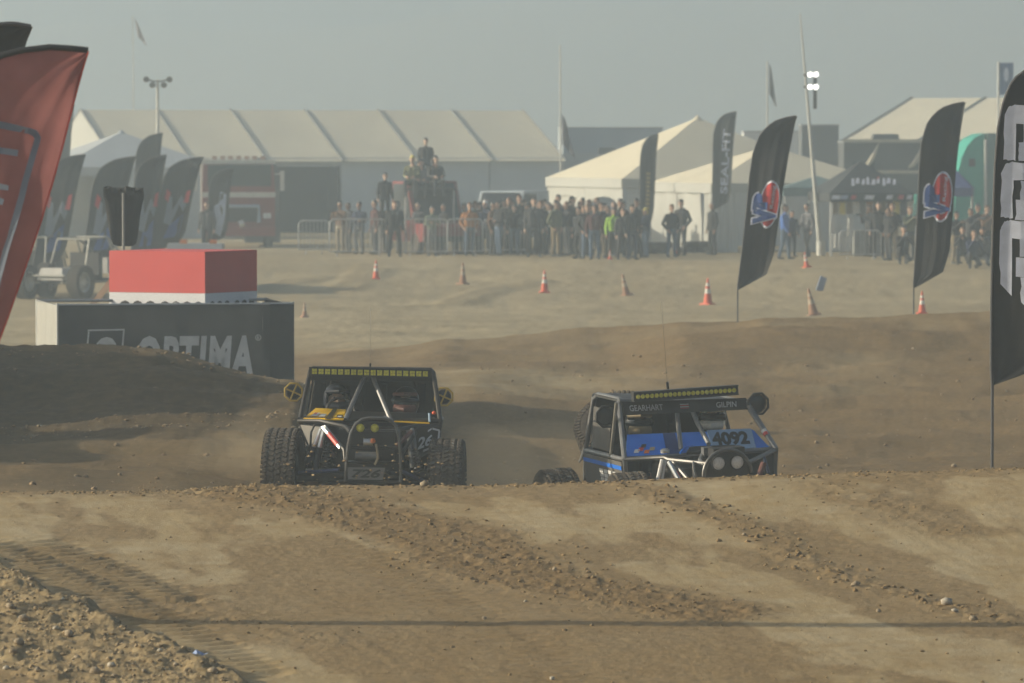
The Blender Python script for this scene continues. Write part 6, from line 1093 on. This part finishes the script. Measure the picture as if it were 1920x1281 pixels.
# ------------------------------------------------------------------ stones, clods, tyres, dust
def lump(seed, sub=1, flat=.7, rough=.28):
    r = random.Random(seed); bm = bmesh.new(); bmesh.ops.create_icosphere(bm, subdivisions=sub, radius=1.0)
    for v in bm.verts: v.co *= 1 + r.uniform(-rough, rough); v.co.z *= flat; v.co.x *= r.uniform(.95, 1.05)
    vs = [v.co.copy() for v in bm.verts]; fs = [tuple(v.index for v in f.verts) for f in bm.faces]; bm.free(); return vs, fs
CLOD = mat('dirt_clod', (.205, .140, .065), .95, 0, .35, 8, .3); STONE = mat('pale_stone', (.27, .215, .145), .9, 0, .3, 12, .3); WSTONE = mat('chalky_stone', (.40, .36, .29), .9, 0, .2, 12, .2)
_l1 = [lump(i) for i in range(8)]
def scatter(name, pts, m_):
    """pts: (x, y, z, r)"""
    V, F, o = [], [], 0; nr = np.random.RandomState(3)
    for x, y, z, r in pts:
        vs, fs = _l1[nr.randint(8)]; a = nr.uniform(0, 6.28); c_, s_ = math.cos(a), math.sin(a); k1, k2 = r * nr.uniform(.8, 1.35), r * nr.uniform(.7, 1.1)
        V += [(x + (p.x * c_ - p.y * s_) * k1, y + (p.x * s_ + p.y * c_) * k1, z + p.z * k2 + r * .25) for p in vs]; F += [tuple(i + o for i in f) for f in fs]; o += len(vs)
    b = MB(); b.v = V; b.f = F; b.m = [0] * len(F); ob = b.build(name, m_); ob['kind'] = 'stuff'; return ob
nr = np.random.RandomState(5); pts = []
def along(poly, n, w_, r0, r1, pw=2.5):
    P = np.array(poly); seg = np.hypot(*(P[1:] - P[:-1]).T); cum = np.concatenate([[0], np.cumsum(seg)])
    for q in nr.uniform(0, cum[-1], n):
        i = min(len(seg) - 1, np.searchsorted(cum, q) - 1); i = max(0, i); t = (q - cum[i]) / seg[i]; c_ = P[i] * (1 - t) + P[i + 1] * t
        pts.append((c_[0] + nr.normal(0, w_), c_[1] + nr.normal(0, w_ * 1.6), r0 + (r1 - r0) * nr.random_sample() ** pw))
along(BAND1, 3600, .38, .003, .022, 5.5); along(BAND2, 650, .18, .003, .030, 5.5); along(BAND3, 220, .3, .003, .014, 4); along(BAND4, 500, .35, .003, .014, 4)
for _ in range(1500): pts.append((nr.uniform(-5.2, 5.2), nr.uniform(37, 52.2), .003 + .014 * nr.random_sample() ** 6))
for _ in range(1500): pts.append((nr.uniform(-5.4, 5.4), 51.6 + nr.normal(0, .35), .004 + .022 * nr.random_sample() ** 5))
A_ = np.array(pts); zz = detail(A_[:, 0], A_[:, 1])[0]; scatter('dirt_clods', np.column_stack([A_[:, 0], A_[:, 1], zz, A_[:, 2]]), CLOD)
# mid ground crumbs
A_ = np.column_stack([nr.uniform(-7, 7, 2600), nr.uniform(57, 100, 2600)]); A_[:, 0] *= A_[:, 1] / 75; R_ = .006 + .035 * nr.random_sample(2600) ** 7; zz = detail(A_[:, 0], A_[:, 1])[0]; scatter('soil_crumbs', np.column_stack([A_, zz, R_]), mat('mid_crumb', (.21, .15, .085), .95, 0, .35, 6))
cr = [(x, y) for x, y in zip(nr.uniform(-7.2, -2.6, 900), np.where(nr.random_sample(900) < .45, 73.1, 66.0) + nr.normal(0, .75, 900))]; A_ = np.array(cr); zz = detail(A_[:, 0], A_[:, 1])[0]; scatter('berm_crumbs', np.column_stack([A_, zz, .006 + .028 * nr.random_sample(900) ** 5]), mat('sunlit_crumb', (.26, .19, .11), .95, 0, .3, 6))  # crest crumbs coloured paler to paint the sunlit fringe
# gravel on the near mound: fine gravel as one mass, the larger stones singly
gp = []
while len(gp) < 4500:
    x, y = nr.uniform(-5.5, -1.5), nr.uniform(36.3, 46.5); m_, q = mound_z(np.array([x]), np.array([y]))
    if q[0] < .08 and m_[0] > float(base_z(x, y)): gp.append((x, y, .004 + .020 * nr.random_sample() ** 5))
A_ = np.array(gp); zz = detail(A_[:, 0], A_[:, 1])[0]; scatter('mound_gravel', np.column_stack([A_[:, 0], A_[:, 1], zz, A_[:, 2]]), mat('gravel', (.26, .195, .11), .92, 0, .35, 14, .3))
STM = [MB().add(*lump(40 + i, 1, .72, .22)).build('stone', STONE, None, 'all') for i in range(5)]; STD = [o.data for o in STM]
for o in STM: bpy.data.objects.remove(o)
def stone(px, py, r, label, group=None, white=False, name='stone', y0=36.5, zup=.35):
    d = ray(px, py); Ys = np.arange(y0, 100, .02); X = d.x / d.y * Ys; Z = HC + d.z / d.y * Ys; zt = detail(X, Ys)[0]; k_ = np.nonzero(Z <= zt)[0]; k_ = k_[0] if len(k_) else -1
    o = link(rnd.choice(STD), name, None, (X[k_], Ys[k_], zt[k_] + r * zup), (rnd.uniform(-.3, .3), rnd.uniform(-.3, .3), rnd.uniform(0, 6))); o.scale = (r * rnd.uniform(.9, 1.2), r * rnd.uniform(.9, 1.2), r * rnd.uniform(.85, 1.1))
    if white: o.material_slots[0].link = 'OBJECT'; o.material_slots[0].material = WSTONE
    return tag(o, label, 'stone', group)
for px, py, r, lab, wh in ((1773, 1133, .052, 'large pale angular stone at the end of the clod ridge', True), (1790, 1148, .028, 'small chalky stone just right of the large angular stone', True), (908, 1161, .022, 'dark clod sitting on the pole shadow', False), (796, 912, .042, 'pale stone on the crest in front of the yellow-cowled buggy', False), (1789, 876, .050, 'stone on the crest left of the lettered flag pole', False), (1395, 1005, .026, 'brown clod on the right clod ridge', False), (1605, 1098, .034, 'dark clod near the lower end of the right ridge', False), (1825, 1163, .034, 'dark clod beside the pole shadow at right', False), (1035, 1275, .020, 'chalky pebble at the bottom edge', True), (1647, 1148, .024, 'pale clod left of the large angular stone', False), (985, 1129, .016, 'pale pebble below the wide clod band', True), (1040, 1070, .024, 'dark clod inside the wide clod band', False)): stone(px, py, r, lab, None, wh)
STG = 'stones lying on the near gravel mound'
for px, py, r in ((20, 1140, .045), (45, 1165, .050), (35, 1208, .050), (25, 1226, .048), (130, 1193, .052), (208, 1250, .038), (180, 1262, .050), (400, 1262, .055), (105, 1180, .03), (60, 1100, .03), (90, 1225, .03), (145, 1235, .03), (245, 1190, .026), (300, 1222, .03), (330, 1250, .028), (70, 1260, .036), (215, 1270, .03), (118, 1126, .026), (270, 1262, .026), (12, 1255, .03), (165, 1150, .022), (58, 1088, .03)): stone(px, py, r * .85, 'rounded stone on the gravel mound in the near left corner', STG, rnd.random() < .12)
p = G(372, 1250); t = thing('litter_scrap', 'crumpled blue and white scrap on the gravel mound', 'litter', (p.x, p.y, gz(p.x, p.y) + .01), (0, 0, .4)); part('scrap', mat('blue_scrap', (.25, .32, .50), .6, 0, .5, 18), t, lambda b: b.add([(-.06, 0, 0), (-.02, -.03, .03), (.03, 0, .01), (.07, -.02, .03), (.06, .04, .02), (0, .05, .05), (-.05, .04, .01)], [(0, 1, 6), (1, 2, 5, 6), (2, 3, 4, 5)]), False)
# stacked tyres by the white tent
for px, py, lab in ((1222, 476, 'low dark tyre stack at the left foot of the white tent'), (1305, 474, 'low dark tyre stack at the right foot of the white tent')):
    g = G(px, py, 168); t = thing('tyre_stack', lab, 'tyre', (g.x, g.y, gz(g.x, g.y)))
    for k in range(2):
        for dx in (-.25, .25): part('tyre', RUBBER, t, lambda b: b.lathe([(.2, .0), (.34, .0), (.38, .05), (.38, .15), (.34, .2), (.2, .2), (.2, 0)], 18, Matrix.Translation((dx + .1 * k, 0, .2 * k))))
# clods thrown up in front of the left car
fl = []
for _ in range(95):
    q = lc(rnd.uniform(520, 830), 912 - abs(rnd.gauss(0, 38)), -.75 + rnd.uniform(-.2, .2)); q = CA.matrix_basis @ q; fl.append((q.x, q.y, q.z, .004 + .016 * rnd.random() ** 2))
scatter('flying_dirt', fl, mat('thrown_dirt', (.36, .25, .13), .95, 0, .3, 9))
# dust kicked up beside and behind the wheels
def dust(px, py, Y, rx, ry, rz_, dens):
    c_ = at(px, py, Y); o = MB().lathe([(.001, -1)] + [(math.cos(a), math.sin(a)) for a in [(-.45 + .1 * q) * math.pi for q in range(10)]] + [(.001, 1)], 20).build('dust_cloud', [], None, 'all', c_); o.scale = (rx, ry, rz_); o['kind'] = 'stuff'
    m_ = bpy.data.materials.new('kicked_dust'); m_.use_nodes = True; n = m_.node_tree; n.nodes.remove(n.nodes['Principled BSDF']); v = n.nodes.new('ShaderNodeVolumePrincipled'); v.inputs['Density'].default_value = dens; v.inputs['Color'].default_value = (.86, .72, .50, 1); v.inputs['Anisotropy'].default_value = .3; n.links.new(v.outputs[0], n.nodes['Material Output'].inputs['Volume']); o.data.materials.append(m_)
dust(470, 900, 61.6, .45, 1.0, .45, .07); dust(450, 880, 62.0, .65, 1.3, .6, .05); dust(420, 900, 62.6, .9, 1.6, .55, .035); dust(480, 830, 62.4, .35, .9, .45, .05); dust(905, 890, 62.5, .7, 1.4, .6, .06); dust(1020, 880, 65.0, 1.2, 1.4, .6, .04)
